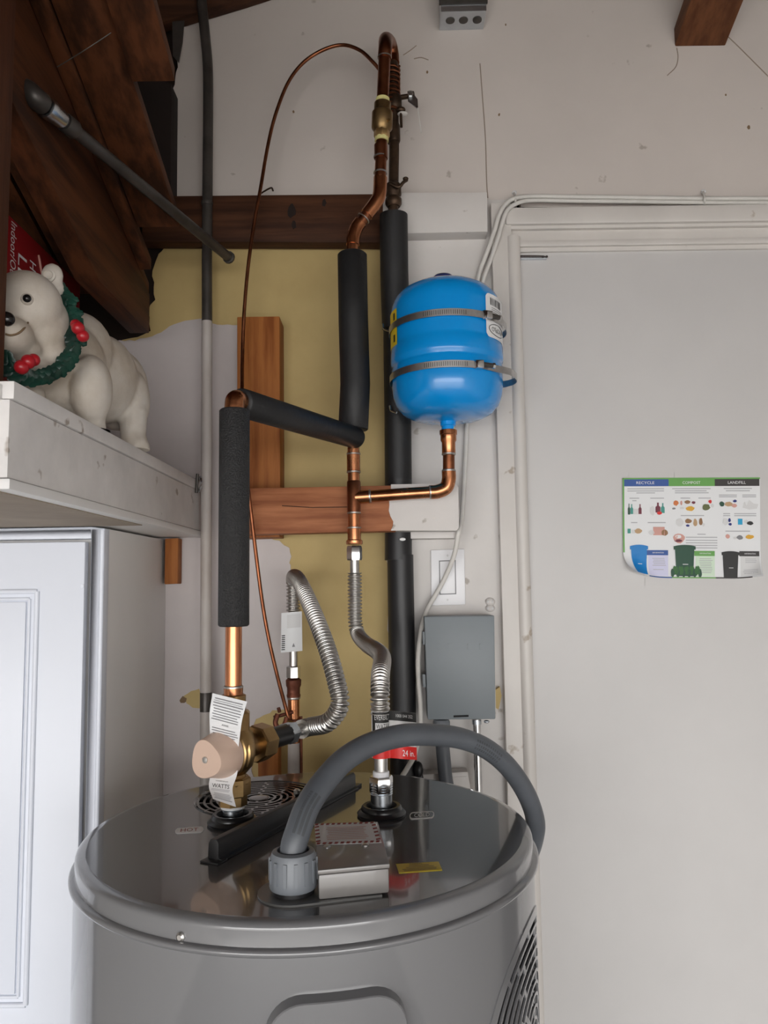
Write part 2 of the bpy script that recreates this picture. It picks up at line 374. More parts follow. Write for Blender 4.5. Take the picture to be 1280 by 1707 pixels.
# timbers on the wall
def board(name, pts, Y, th, m, label, bevel=.0015, cat='board'):
    o = ppoly(pts, Y, th).build(name, m, None, bevel=bevel); return tag(o, label, cat)
ub = thing('ledger_board', at(520, 405, 1.515), 'dark brown upper ledger board with a white-painted right end', 'board')
ppoly([(238, 327), (640, 323), (640, 404), (236, 403)], 1.516, .034).build('timber', Mt['darkw_x'], ub, bevel=.002)
ppoly(jag([(638, 322), (674, 321), (812, 320)], .5, 30)+[(813, 386), (672, 389), (638, 391)], 1.5145, .037).build('painted_end', Mt['wallw'], ub, bevel=.002)
MB().tube(spline([at(433, 324, 1.513), at(440, 319, 1.505), at(452, 313, 1.495), at(455, 318, 1.49)], 5), .0017, 8).build('bent_nail', Mt['bronze'], ub)
for x, y, r in [(486, 352, 9), (490, 375, 6), (540, 338, 5)]:
    MB().prism([at(x+r*math.cos(a)*random.uniform(.5, .9), y+r*1.3*math.sin(a)*random.uniform(.7, 1.2), 1.5155) for a in [k*math.pi/5 for k in range(10)]], (0, .0006, 0)).build('knot', Mt['void'], ub, smooth=False)
lb = thing('ledger_board', at(600, 888, 1.44), 'orange-brown lower ledger board with a white-painted right end', 'board')
ppoly([(402, 814), (660, 809), (660, 885), (402, 891)], 1.440, .046).build('timber', Mt['fir_x'], lb, bevel=.002)
ppoly(jag([(652, 884), (655, 870), (649, 850), (650, 836), (654, 828), (652, 808)], 1.4, 7)+[(758, 806), (764, 812), (765, 880), (761, 884)], 1.4388, .049).build('painted_end', Mt['wallw'], lb, bevel=.001)
MB().lathe([(.0035, 0), (.0035, .001), (.0015, .0012)], at(723, 864, 1.439), (0, -1, 0), 12).build('screw_head', Mt['trim'], lb)
MB().tube([at(470, 843, 1.4398), at(520, 846, 1.4398), at(585, 845, 1.4398)], .0008, 6).build('wood_check', Mt['void'], lb)
board('wood_cleat', [(683, 885), (764, 883), (764, 897), (683, 898)], 1.505, .045, Mt['wallw'], 'thin white cleat under the lower ledger board')
st = board('wall_stud', [(395, 528), (466, 527), (467, 812), (466, 895), (395, 897)], 1.492, .064, Mt['fir_z'], 'short upright fir stud between the ledger boards', .002)
board('wood_block', [(430, 1225), (464, 1225), (464, 1345), (430, 1345)], 1.515, .041, Mt['fir_z'], 'reddish wood block low on the wall behind the valve')
board('wood_block', [(275, 898), (297, 897), (296, 973), (274, 974)], 1.522, .03, Mt['fir_z'], 'small orange wood block beside the white cabinet')

# ------------------------------------------------------------------ low roof on the left
SL = .375
def zu(Y): return H+.789-SL*(Y-.953)
def rboard(X0, X1, Y0, Y1, top, dep):    # sloped board: underside = top-dep
    q = lambda Y: [(X0, Y, zu(Y)+top-dep), (X1, Y, zu(Y)+top-dep), (X1, Y, zu(Y)+top), (X0, Y, zu(Y)+top)]
    return MB().hexa(q(Y0), q(Y1))
ZS = H+.507; YL = .953+(.789-.182-.507)/SL     # level seat cut at the wall
def rafter(X0, X1): return MB().prism([(X0, .3, zu(.3)), (X0, 1.49, zu(1.49)), (X0, 1.49, ZS), (X0, YL, ZS), (X0, .3, zu(.3)-.182)], (X1-X0, 0, 0))
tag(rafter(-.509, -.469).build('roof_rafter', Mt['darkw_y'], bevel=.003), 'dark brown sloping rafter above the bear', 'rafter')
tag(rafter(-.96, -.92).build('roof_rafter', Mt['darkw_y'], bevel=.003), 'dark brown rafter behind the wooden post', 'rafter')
ro = thing('roof_sheathing', (-.6, 1.0, zu(1.0)), 'dark brown roof boards over the rafters, upper left', 'roof')
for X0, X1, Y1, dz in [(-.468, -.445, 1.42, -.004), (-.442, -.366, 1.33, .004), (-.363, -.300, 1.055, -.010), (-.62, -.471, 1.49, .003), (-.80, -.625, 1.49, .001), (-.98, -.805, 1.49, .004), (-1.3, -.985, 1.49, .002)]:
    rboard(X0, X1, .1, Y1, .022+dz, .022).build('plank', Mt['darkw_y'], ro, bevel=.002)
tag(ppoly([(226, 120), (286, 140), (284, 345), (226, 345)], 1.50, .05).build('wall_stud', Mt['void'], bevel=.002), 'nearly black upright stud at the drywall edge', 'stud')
MB_t = ppoly([(262, 40), (405, -3), (470, -24), (470, -130), (262, -90)], 1.518, .03)
tag(MB_t.build('roof_timber', Mt['darkw_x'], bevel=.002), 'dark brown timber crossing above the steel conduit', 'timber')
tag(ppoly([(287, 36), (307, 34), (304, 70), (298, 104), (288, 92)], 1.5, .003).build('metal_flashing', Mt['galv']), 'small grey metal flashing scrap at the drywall corner', 'flashing')
tag(MB().tube(spline([atx(95, 112, -.455), at(150, 78, 1.0), at(205, 40, 1.0), at(255, -5, 1.0)], 6), .0007, 6).build('loose_wire', Mt['galv']), 'thin dusty wire strung under the roof boards', 'wire')
# horizontal old framing behind
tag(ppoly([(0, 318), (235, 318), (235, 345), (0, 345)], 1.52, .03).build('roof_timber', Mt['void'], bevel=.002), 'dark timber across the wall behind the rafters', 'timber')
# upper right rafter end
w0 = at(1125, 77, D); w1 = at(1209, 74, D)
Yf = .1
q = lambda Y: [(w0.x, Y, w0.z+(D-Y)*SL), (w1.x, Y, w0.z+(D-Y)*SL), (w1.x, Y, w0.z+.043+(D-Y)*SL), (w0.x, Y, w0.z+.043+(D-Y)*SL)]
tag(MB().hexa(q(Yf), q(D+.02)).build('roof_rafter', Mt['brownw_y'], bevel=.003), 'brown rafter entering the white wall, upper right', 'rafter')
# wooden post at left
a = at(27, 0, .845)
tag(MB().box((a.x-.09, .755, H+.17), (a.x+.0005, .845, H+1.0)).build('wooden_post', Mt['darkw_z'], bevel=.003), 'reddish-brown wooden post standing on the shelf front, far left', 'post')

# ------------------------------------------------------------------ shelf
XS = at(338, 840, D).x
YF = atx(11, 835, XS).y
zb = at(338, 891, D).z; zt = at(338, 806, D).z
sh = thing('wall_shelf', ((XS-.3), 1.1, zb), 'white-painted wooden shelf carrying the bear figurine', 'shelf')
MB().box((XS-.022, YF, zb+.006), (XS, D+.005, zt-.020)).build('side_board', Mt['shelf'], sh, bevel=.002)
MB().box((XS-.9, YF-.001, zb+.004), (XS-.010, YF+.02, zt-.004)).build('front_board', Mt['shelfw'], sh, bevel=.002)
MB().box((XS-.9, YF+.004, zt-.019), (XS+.002, D+.005, zt)).build('deck_board', Mt['shelf'], sh, bevel=.0025)
MB().box((XS-.9, YF-.003, zb-.006), (XS+.004, D+.005, zb+.005)).build('bottom_panel', Mt['shelfw'], sh, bevel=.002)
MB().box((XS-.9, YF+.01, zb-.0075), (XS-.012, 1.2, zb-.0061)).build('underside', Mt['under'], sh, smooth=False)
hk = thing('wire_hook', at(325, 812, 1.45), 'small tangled metal hook on the shelf end by the conduit', 'hook')
c0 = at(325, 805, 1.48); c0.x = XS+.004
MB().tube(spline([c0+Vector(v) for v in [(0, .02, .01), (.008, 0, .012), (.012, -.012, 0), (.008, -.004, -.012), (.002, .012, -.016)]], 6), .0022, 8).build('hook', Mt['zinc'], hk)
MB().tube([c0+Vector((0, 0, -.02)), c0+Vector((.002, 0, .018))], .003, 8).build('screw', Mt['galv'], hk)

# ------------------------------------------------------------------ cabinet
XC = at(275, 1000, D).x
YC = atx(174, 878, XC).y
zct = min(at(275, 897, D).z, zb-.010)
cb = thing('storage_cabinet', ((XC-.35), 1.4, .0), 'tall white cabinet with a panelled door under the shelf', 'cabinet')
def cz(y): return at(100, y, YC).z
def cx(x, y=1000): return at(x, y, YC).x
MB().box((XC-.75, YC+.02, 0), (XC, D+.004, zct)).build('body', Mt['cabside'], cb, bevel=.0015)
# face frame with bead
x_in = cx(150); z_in = cz(899)
ff = MB().box((x_in, YC, 0), (XC+.001, YC+.022, zct)).box((XC-.75, YC, z_in), (x_in, YC+.022, zct)).build('face_frame', Mt['cab'], cb, bevel=.003)
MB().tube([Vector((XC-.003, YC+.001, .02)), Vector((XC-.003, YC+.001, zct-.003))], .004, 10).build('edge_bead', Mt['cab'], cb)
dx = cx(145); dz = cz(904)
dr = MB().box((XC-.75, YC-.012, .05), (dx, YC+.004, dz)).build('door', Mt['cab'], cb, bevel=.003)
zb_d = at(55, 1672, YC).z
zi0, zi1 = cz(981), zb_d
xi = cx(72)
xl = XC-.70
def mould(inset, w, h, name, y0):
    x1, z1, z0 = xi-inset, zi0-inset, zi1+inset
    m = MB()
    for (A, B, n) in [((xl, z1), (x1, z1), (0, -1)), ((x1, z1), (x1, z0), (-1, 0)), ((x1, z0), (xl, z0), (0, 1))]:
        A = Vector((A[0], y0, A[1])); B = Vector((B[0], y0, B[1])); nn = Vector((n[0], 0, n[1]))
        dd = (B-A).normalized()
        A = A+dd*w*.5 if A.x > xl+.001 else A; B = B-dd*w*.5 if B.x > xl+.001 else B
        m.tube([A+nn*w/2, B+nn*w/2], w/2, 10)
    return m.build(name, Mt['cab'], dr)
mould(0, .008, .004, 'panel_moulding', YC-.0125)
mould(.013, .0055, .004, 'panel_moulding', YC-.0125)
MB().box((xl, YC-.0155, zi1+.02), (xi-.020, YC-.011, zi0-.020)).build('raised_panel', Mt['cab'], dr, bevel=.0015)
MB().lathe([(.003, 0), (.0028, .0008)], at(137, 977, YC-.0125), (0, -1, 0), 12).build('screw_plug', Mt['cab'], dr)

# ------------------------------------------------------------------ water heater
TX, TY, ZL = -.1011, 1.0132, 1.55
TC = Vector((TX, TY, 0))
RL, RB, RBODY = .2826, .2891, .2835
wh = thing('water_heater', (TX, TY, 0), 'large grey cylindrical heat pump water heater', 'water heater')
def lidp(x, y, dz=0): return atz(x, y, ZL+dz)
def oncyl(px, py, R):
    r = ray(px, py); a = r.x**2+r.y**2; b = -2*(r.x*TX+r.y*TY); c = TX**2+TY**2-R*R
    disc = b*b-4*a*c
    t = (-b-math.sqrt(max(disc, 0)))/(2*a); p = CAM+r*t
    return math.atan2(p.y-TY, p.x-TX), p.z
def cyl(th, z, R): return Vector((TX+R*math.cos(th), TY+R*math.sin(th), z))
# vent centre on the lid
VC = lidp(432, 1330); VR = .092
# lid skirt + rolled edge
prof = [(RL-.012, 0), (RL-.006, -.0004), (RL-.0025, -.0018), (RL-.0006, -.004), (RL, -.0065), (RL, -.0078), (RL+.0002, -.021), (RL+.0003, -.0222), (RB-.002, -.0228), (RB-.0004, -.0242), (RB, -.026), (RB-.0003, -.0282), (RB-.0018, -.0296), (RBODY-.002, -.0298)]
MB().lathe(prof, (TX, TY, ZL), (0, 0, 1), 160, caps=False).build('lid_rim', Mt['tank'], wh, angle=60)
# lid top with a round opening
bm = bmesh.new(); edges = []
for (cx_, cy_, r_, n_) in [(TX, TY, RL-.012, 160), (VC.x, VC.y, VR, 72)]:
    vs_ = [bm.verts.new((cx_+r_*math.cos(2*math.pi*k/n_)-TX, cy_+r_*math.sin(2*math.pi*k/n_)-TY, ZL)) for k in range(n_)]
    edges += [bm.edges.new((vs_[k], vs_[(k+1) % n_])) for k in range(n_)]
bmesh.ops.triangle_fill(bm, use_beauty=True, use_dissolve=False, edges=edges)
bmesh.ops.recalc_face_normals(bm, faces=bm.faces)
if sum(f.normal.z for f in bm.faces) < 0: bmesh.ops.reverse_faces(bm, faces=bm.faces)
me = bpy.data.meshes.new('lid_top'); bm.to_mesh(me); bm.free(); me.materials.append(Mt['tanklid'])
lt = bpy.data.objects.new('lid_top', me); COL.objects.link(lt); lt.parent = wh; ORG[lt.name] = ORG[wh.name]
MB().lathe([(VR, 0), (VR, -.03), (.001, -.03)], (VC.x, VC.y, ZL), (0, 0, 1), 48, caps=False).build('vent_well', Mt['dark_hole'], wh)
# vent grille
vg = MB().lathe([(VR-.004, -.002), (VR+.001, .0012), (VR+.001, -.003)], (VC.x, VC.y, ZL), (0, 0, 1), 64, caps=False).build('top_vent', Mt['tanklid'], wh)
def arc_slab(c, r0, r1, a0, a1, z0, z1, n=8):
    pts = [(c.x+r1*math.cos(a0+(a1-a0)*k/n), c.y+r1*math.sin(a0+(a1-a0)*k/n), z0) for k in range(n+1)]
    pts += [(c.x+r0*math.cos(a1+(a0-a1)*k/n), c.y+r0*math.sin(a1+(a0-a1)*k/n), z0) for k in range(n+1)]
    return pts
for k in range(9):
    r0 = .012+k*.0092; m = MB(); n_ = 32
    m.lathe([(r0, -.003), (r0, 0), (r0+.0036, 0), (r0+.0036, -.003), (r0, -.003)], (VC.x, VC.y, ZL), (0, 0, 1), 64, caps=False)
    ns = 4+int(1.5*k)
    for j in range(ns):
        a = 2*math.pi*(j+(k*.37) % 1)/ns; d = Vector((math.cos(a), math.sin(a), 0)); n2 = Vector((-d.y, d.x, 0))*.0018
        c1 = Vector((VC.x, VC.y, ZL-.003))+d*(r0+.003); c2 = Vector((VC.x, VC.y, ZL-.003))+d*(r0+.0096)
        m.prism([c1-n2, c2-n2, c2+n2, c1+n2], (0, 0, .003))
    m.build('grille_bar', Mt['tanklid'], vg)
MB().lathe([(.014, -.003), (.014, .0005), (.011, .001)], (VC.x, VC.y, ZL), (0, 0, 1), 24).build('vent_hub', Mt['tanklid'], vg)
p = lidp(495, 1322)
MB().lathe([(.005, 0), (.005, .004), (.003, .006)], p, (0, 0, 1), 12).build('vent_screw', Mt['steel'], vg)

# --- body with grille opening and raised front cover
def circ3(p1, p2, p3):
    ax, ay = p1; bx, by = p2; cx_, cy_ = p3
    d = 2*(ax*(by-cy_)+bx*(cy_-ay)+cx_*(ay-by))
    ux = ((ax*ax+ay*ay)*(by-cy_)+(bx*bx+by*by)*(cy_-ay)+(cx_*cx_+cy_*cy_)*(ay-by))/d
    uy = ((ax*ax+ay*ay)*(cx_-bx)+(bx*bx+by*by)*(ax-cx_)+(cx_*cx_+cy_*cy_)*(bx-ax))/d
    return ux, uy, math.hypot(ax-ux, ay-uy)
gp = []
for x, y in [(877, 1548), (842, 1635), (821, 1705)]:
    th, z = oncyl(x, y, RBODY); gp.append((th*RBODY, z))
gu, gz, gr = circ3(*gp)
if not (.08 < gr < .24): gu, gz, gr = gp[0][0]+.06, gp[0][1]-.14, .15
GRI = (gu, gz, gr); print('grille', gu, gz, gr, gp)
NT, NZ = 360, 170
m = MB(); zs = [ZL-.029-(ZL-.029-1.0)*j/NZ for j in range(NZ+1)]+[.05]
for z in zs:
    for k in range(NT): m.v.append(cyl(2*math.pi*k/NT-math.pi, z, RBODY))
for j in range(len(zs)-1):
    for k in range(NT):
        th = 2*math.pi*(k+.5)/NT-math.pi; zz = (zs[j]+zs[j+1])/2
        if j < NZ and math.hypot(th*RBODY-gu, zz-gz) < gr-.003: continue
        m.f.append((j*NT+k, j*NT+(k+1) % NT, (j+1)*NT+(k+1) % NT, (j+1)*NT+k))
m.build('body', Mt['tank'], wh, angle=60)
def gsheet(u, v): return cyl((gu-gr+u*2*gr)/RBODY, gz-gr+v*2*gr, RBODY-.022)
MB().grid(gsheet, 24, 12).build('grille_screen', Mt['dark_hole'], wh)
sg = None
def cyl_ring(r0, r1, R, n=96, a0=0, a1=2*math.pi, th=.002):
    m = MB(); vs_ = []
    for k in range(n+1):
        a = a0+(a1-a0)*k/n
        for rr, RR in ((r0, R), (r1, R), (r1, R-th), (r0, R-th)):
            vs_.append(cyl((gu+rr*math.cos(a))/RBODY, gz+rr*math.sin(a), RR))
    fs_ = [(k*4+i, k*4+(i+1) % 4, (k+1)*4+(i+1) % 4, (k+1)*4+i) for k in range(n) for i in range(4)]
    fs_ += [(0, 1, 2, 3), (n*4+3, n*4+2, n*4+1, n*4)]
    return m.add(vs_, fs_)
sg = cyl_ring(gr-.007, gr+.004, RBODY+.0012).build('side_vent', Mt['tank'], wh)
nr = int((gr-.02)/.0118)
for k in range(nr):
    r0 = gr-.0178-k*.0118
    if r0 < .012: break
    m = cyl_ring(r0, r0+.0036, RBODY+.0008, 72)
    ns = max(4, int(2*math.pi*r0/.062))
    for j in range(ns):
        a = 2*math.pi*(j+(k//2 % 2)*.5)/ns; da = .0024/max(r0, .02)
        mm = cyl_ring(r0+.0032, r0+.0122, RBODY+.0008, 2, a-da, a+da); m.add(mm.v, mm.f)
    m.build('grille_bar', Mt['tank'], sg)
# raised cover on the front
(ta, za) = oncyl(441, 1690, RBODY); (tb, _z) = oncyl(677, 1690, RBODY); (_t, ztop) = oncyl(560, 1653, RBODY)
cu0, cu1 = ta*RBODY, tb*RBODY
if cu0 > cu1: cu0, cu1 = cu1, cu0
def rrect(u0, u1, z0, z1, r, n=8):
    out = []
    for (cx_, cy_, a0) in [(u1-r, z1-r, 0), (u0+r, z1-r, 90), (u0+r, z0+r, 180), (u1-r, z0+r, 270)]:
        for k in range(n+1):
            a = math.radians(a0+90*k/n); out.append((cx_+r*math.cos(a), cy_+r*math.sin(a)))
    res = []
    for i in range(len(out)):
        p, q_ = Vector(out[i]), Vector(out[(i+1) % len(out)]); kk = max(1, int((q_-p).length/.012))
        res += [p.lerp(q_, t/kk) for t in range(kk)]
    return res
z_lo = ztop-.30
m = MB(); rings = []
loops = [(0, 0), (.003, .010), (.004, .0108), (.030, .0108), (.0312, .0095), (.0325, .0095), (.0337, .0108), (.036, .0108)]
for ins, off in loops:
    base = rrect(cu0, cu1, z_lo, ztop, .035)
    cxm, czm = (cu0+cu1)/2, (z_lo+ztop)/2; wx, wz = (cu1-cu0)/2, (ztop-z_lo)/2
    rings.append([cyl((cxm+(p.x-cxm)*(wx-ins)/wx)/RBODY, czm+(p.y-czm)*(wz-ins)/wz, RBODY+off) for p in base])
n_ = len(rings[0])
for r_ in rings: m.v += r_
for i in range(len(rings)-1):
    m.f += [(i*n_+k, i*n_+(k+1) % n_, (i+1)*n_+(k+1) % n_, (i+1)*n_+k) for k in range(n_)]
fc = m.build('front_cover', Mt['tank'], wh, angle=12)
ins = .034
MB().grid(lambda u, v: cyl((cu0+ins+(cu1-cu0-2*ins)*u)/RBODY, z_lo+ins+(ztop-z_lo-2*ins)*v, RBODY+.0107), 24, 4).build('cover_face', Mt['tank'], fc)
# rim screws
for x, y in [(302, 1561), (893, 1440)]:
    th, z = oncyl(x, y, RL); c0 = cyl(th, z, RL); d = Vector((math.cos(th), math.sin(th), 0))
    MB().lathe([(.0045, 0), (.0045, .002), (.0025, .0035)], c0, d, 8).build('rim_screw', Mt['steel'], wh)
# nipples with rubber grommets
def nipple(px, py, top, r):
    c0 = lidp(px, py); c0.z = ZL
    g = MB().lathe([(.032, 0), (.033, .003), (.030, .006), (.0275, .007), (.027, .011), (.025, .013), (.021, .0125), (.019, .006), (.012, .004)], c0, (0, 0, 1), 40, caps=False).build('rubber_grommet', Mt['rubber'], wh)
    n_ = MB().lathe([(r, .002), (r, top-.012), (r+.001, top-.012)]+[(r+(.0010 if k % 2 else -.0002), top-.011+k*.0016) for k in range(8)]+[(r, top+.003)], c0, (0, 0, 1), 32).build('threaded_nipple', Mt['zinc'], wh)
    return c0
HN = nipple(388, 1372, .030, .0135)
CN = nipple(636, 1358, .040, .0145)
print('nipples', HN, CN)
# stickers
def sticker(pts, name, m, parent=wh, dz=.0006):
    return MB().prism([lidp(x, y) for x, y in pts], (0, 0, dz)).build(name, m, parent, smooth=False)
def lid_uv(x0, y0, x1, y1, x2, y2):   # origin, u end, v end in px on the lid
    o = lidp(x0, y0); eu = lidp(x1, y1)-o; ev = lidp(x2, y2)-o
    return lambda u, v, dz=.0009: o+eu*u+ev*v+Vector((0, 0, dz))
def roundpoly(fn, r=.25, asp=4, n=6, dz=.0005):
    out = []
    for (cu, cv, a0) in [(1-r/asp, 1-r, 0), (r/asp, 1-r, 90), (r/asp, r, 180), (1-r/asp, r, 270)]:
        for k in range(n+1):
            a = math.radians(a0+90*k/n); out.append(fn(cu+r/asp*math.cos(a), cv+r*math.sin(a), dz))
    return out
for (cn, body, ink, tx) in [((682, 1367, 724, 1364, 683, 1355), 'cold_sticker', 'label', 'COLD'), ((291, 1391, 339, 1388, 293, 1381), 'hot_sticker', 'redd', 'HOT')]:
    fn = lid_uv(*cn)
    sk = MB().prism(roundpoly(fn, .5, 4.2, dz=.0002), (0, 0, .0004)).build(body, Mt['label'], wh, smooth=False)
    MB().prism(roundpoly(lambda u, v, dz: fn(.04+.92*u, .16+.68*v, dz), .5, 4.2, dz=.0007), (0, 0, .0001)).build('border', Mt['tanklid'] if tx == 'COLD' else Mt['label'], sk, smooth=False)
    V, FA = text_on(tx, .5, .5, .62, .55, lambda u, v: fn(u, v, .0010)); MB().add(V, FA).build('lettering', Mt[ink], sk, smooth=False)
fn = lid_uv(665, 1456, 737, 1451, 660, 1441)
sk = sticker([(665, 1456), (737, 1451), (731, 1437), (660, 1441)], 'yellow_sticker', Mt['yl'])
m = MB()
for v_, u0, u1 in [(.62, .28, .75), (.45, .2, .85), (.28, .1, .9), (.14, .12, .88)]:
    m.add([fn(u0, v_, .0009), fn(u1, v_, .0009), fn(u1, v_+.05, .0009), fn(u0, v_+.05, .0009)], [(0, 1, 2, 3)])
m.build('print_lines', Mt['brassd'], sk, smooth=False)
V, FA = text_on('WARNING', .45, .84, .3, .16, fn); MB().add(V, FA).build('lettering', Mt['ink'], sk, smooth=False)
# wiring plate and junction box
c0 = lidp(489, 1488); pr = .036
e_ = (lidp(648, 1482)-lidp(500, 1497)).normalized(); n2 = Vector((-e_.y, e_.x, 0))
poly = [c0+e_*(.085)-n2*pr*.9, c0+e_*.085+n2*pr]
poly += [c0+(e_*math.cos(a)+n2*math.sin(a))*pr for a in [math.pi/2+math.pi*k/16 for k in range(17)]]
wp = MB().prism(poly, (0, 0, .002)).build('wiring_plate', Mt['plate'], wh, angle=30)
for x, y in [(489, 1497), (500, 1484)]:
    MB().lathe([(.0045, 0), (.0045, .0018), (.002, .0035)], lidp(x, y, .002), (0, 0, 1), 12).build('plate_screw', Mt['steel'], wp)
bl, br = lidp(531, 1501, .002), lidp(649, 1489, .002)
ztb = at(530, 1450, bl.y).z
kl, kr = atz(527, 1374, ztb), atz(629, 1370, ztb)
def dn(p, z): return Vector((p.x, p.y, z))
base = [bl, br, dn(kr, bl.z), dn(kl, bl.z)]
jb = MB().prism(base, (0, 0, ztb-bl.z-.005)).build('junction_box', Mt['tankbox'], wh, bevel=.003)
cen = sum(base, Vector())/4
topq = [cen+(dn(p, ztb-.005)-dn(cen, ztb-.005))*1.02 for p in base]
for t_ in topq: t_.z = ztb-.0045
jl = MB().prism(topq, (0, 0, .0045)).build('box_cover', Mt['tankbox'], jb, bevel=.0015)
for x, y in [(545, 1413), (609, 1410)]:
    MB().lathe([(.004, 0), (.004, .0015), (.002, .0025)], atz(x, y, ztb), (0, 0, 1), 12).build('cover_screw', Mt['steel'], jb)
q4 = [atz(x, y, ztb+.0003) for x, y in [(527, 1409), (636, 1405), (625, 1370.5), (524, 1374)]]
wfn = lambda u, v, dz=0: q4[0].lerp(q4[1], u).lerp(q4[3].lerp(q4[2], u), v)+Vector((0, 0, dz))
wl = MB().prism(q4, (0, 0, .0004)).build('warning_label', Mt['paper'], jb, smooth=False)
m = MB()
for k in range(11):
    u = k/11
    for v0, v1 in ((0, .09), (.91, 1)):
        m.add([wfn(u, v0, .0007), wfn(u+.05, v0, .0007), wfn(min(1, u+.075), v1, .0007), wfn(min(1, u+.02), v1, .0007)], [(0, 1, 2, 3)])
for k in range(5):
    v = .1+k*.17
    for u0, u1 in ((0, .07), (.93, 1)):
        m.add([wfn(u0, v, .0007), wfn(u1, v+.03, .0007), wfn(u1, v+.1, .0007), wfn(u0, v+.07, .0007)], [(0, 1, 2, 3)])
m.build('red_stripes', Mt['redd'], wl, smooth=False)
m = MB()
for k in range(8):
    v = .2+k*.08; a_, b_ = .17+random.uniform(0, .04), .83-random.uniform(0, .05)
    m.add([wfn(a_, v, .0007), wfn(b_, v, .0007), wfn(b_, v+.022, .0007), wfn(a_, v+.022, .0007)], [(0, 1, 2, 3)])
m.build('print_lines', Mt['pink'], wl, smooth=False)
# black filter-frame bar lying on the lid
A, B = lidp(366, 1440), lidp(604, 1312)
d_ = (B-A).normalized(); n2 = Vector((-d_.y, d_.x, 0))
hb = at(365, 1402, lidp(362, 1437).y).z-ZL
print('bar h', hb, 'len', (B-A).length)
hb = .025
fb = thing('filter_bar', A, 'long black plastic filter bar lying across the heater lid', 'bar')
prof2 = [(0, .0012), (.020, .0012), (.020, .004), (.019, hb*.8), (.016, hb), (.008, hb), (.005, hb-.004), (.005, .005), (0, .004)]
L_ = (B-A).length
MB().prism([A+d_*.004+n2*x+Vector((0, 0, z-.0012)) for x, z in prof2], d_*(L_-.016)).build('bar', Mt['blackp'], fb, bevel=.001)
MB().prism([A+n2*(-.002)-d_*.006, A+n2*.023-d_*.006, A+n2*.023+d_*.012, A-n2*.002+d_*.012], (0, 0, .0022)).build('end_tab', Mt['blackp'], fb, bevel=.0008)
MB().prism([B+n2*(.004)-d_*.02, B+n2*.012-d_*.02, B+n2*.012+d_*.006, B+n2*.004+d_*.006], (0, 0, .004)).build('end_tab', Mt['blackp'], fb, bevel=.0008)
MB().prism([B+n2*(.014)-d_*.02, B+n2*.018-d_*.02, B+n2*.018+d_*.006, B+n2*.014+d_*.006], (0, 0, .004)).build('end_tab', Mt['blackp'], fb, bevel=.0008)

# ------------------------------------------------------------------ plumbing helpers
def ring(p, d, r, w=.004, h=.0012):
    d = v3(d).normalized()
    return [(r, -w/2), (r+h, -w/4), (r+h, w/4), (r, w/2)], p, d
def solder(p, d, r, parent, w=.004):
    MB().lathe([(r, -w/2), (r+.0012, -w/4), (r+.0012, w/4), (r, w/2)], p, d, 24, caps=False).build('solder_joint', Mt['solder'], parent)
def corrug(path, r, amp, pitch, seg=20):
    pts = resample(path, pitch/7); rr = [r+amp*(1, .85, .1, -1, -1, .1, .85)[i % 7] for i in range(len(pts))]
    return MB().tube(pts, rr, seg)
def hexnut(c, axis, r, h, bev=.12):
    return MB().lathe([(r*(1-bev), 0), (r, h*.14), (r, h*.86), (r*(1-bev), h)], c, axis, 6, phase=math.pi/6)
def cylr(c, axis, prof, name, m, parent, seg=28):
    return MB().lathe(prof, c, axis, seg).build(name, m, parent)

# ------------------------------------------------------------------ mixing valve on the hot nipple
HV = Vector((HN.x, HN.y, 0))
def hz(y): return at(395, y, HN.y).z
zv = hz(1252)
ax = Vector((.46, .89, 0)).normalized()      # cold inlet direction, cap points the other way
mv = thing('mixing_valve', HV+Vector((0, 0, ZL+.03)), 'brass mixing valve with a tan cap on the hot nipple', 'valve')
VB = HV+Vector((0, 0, zv))
def vz(y): return HV+Vector((0, 0, hz(y)))
MB().lathe([(.019, 0), (.019, .012), (.022, .0125), (.0235, .014), (.0235, .034), (.021, .036)], vz(1341), (0, 0, 1), 8).build('union_nut', Mt['brass'], mv, angle=25)
MB().lathe([(.0155, 0), (.016, .005)], vz(1346), (0, 0, 1), 24).build('gasket', Mt['label'], mv)
MB().lathe([(.0215, -.003), (.022, .001), (.017, .004), (.017, .012), (.026, .022), (.0295, .036), (.0295, .052), (.026, .064), (.015, .076), (.0135, .09)], vz(1305), (0, 0, 1), 32).build('body', Mt['brass'], mv)
MB().lathe([(.020, 0), (.0225, .002), (.0225, .024), (.020, .027)], vz(1219), (0, 0, 1), 8, phase=.3).build('outlet_nut', Mt['brass'], mv, angle=25)
MB().lathe([(.0165, 0), (.0165, .026), (.0145, .027)], vz(1192), (0, 0, 1), 24).build('outlet_tail', Mt['brass'], mv)
MB().lathe([(.030, -.006), (.0315, -.002), (.0315, .004), (.029, .006), (.031, .008), (.031, .012), (.027, .015)], VB, -ax, 40).build('bonnet', Mt['brass'], mv)
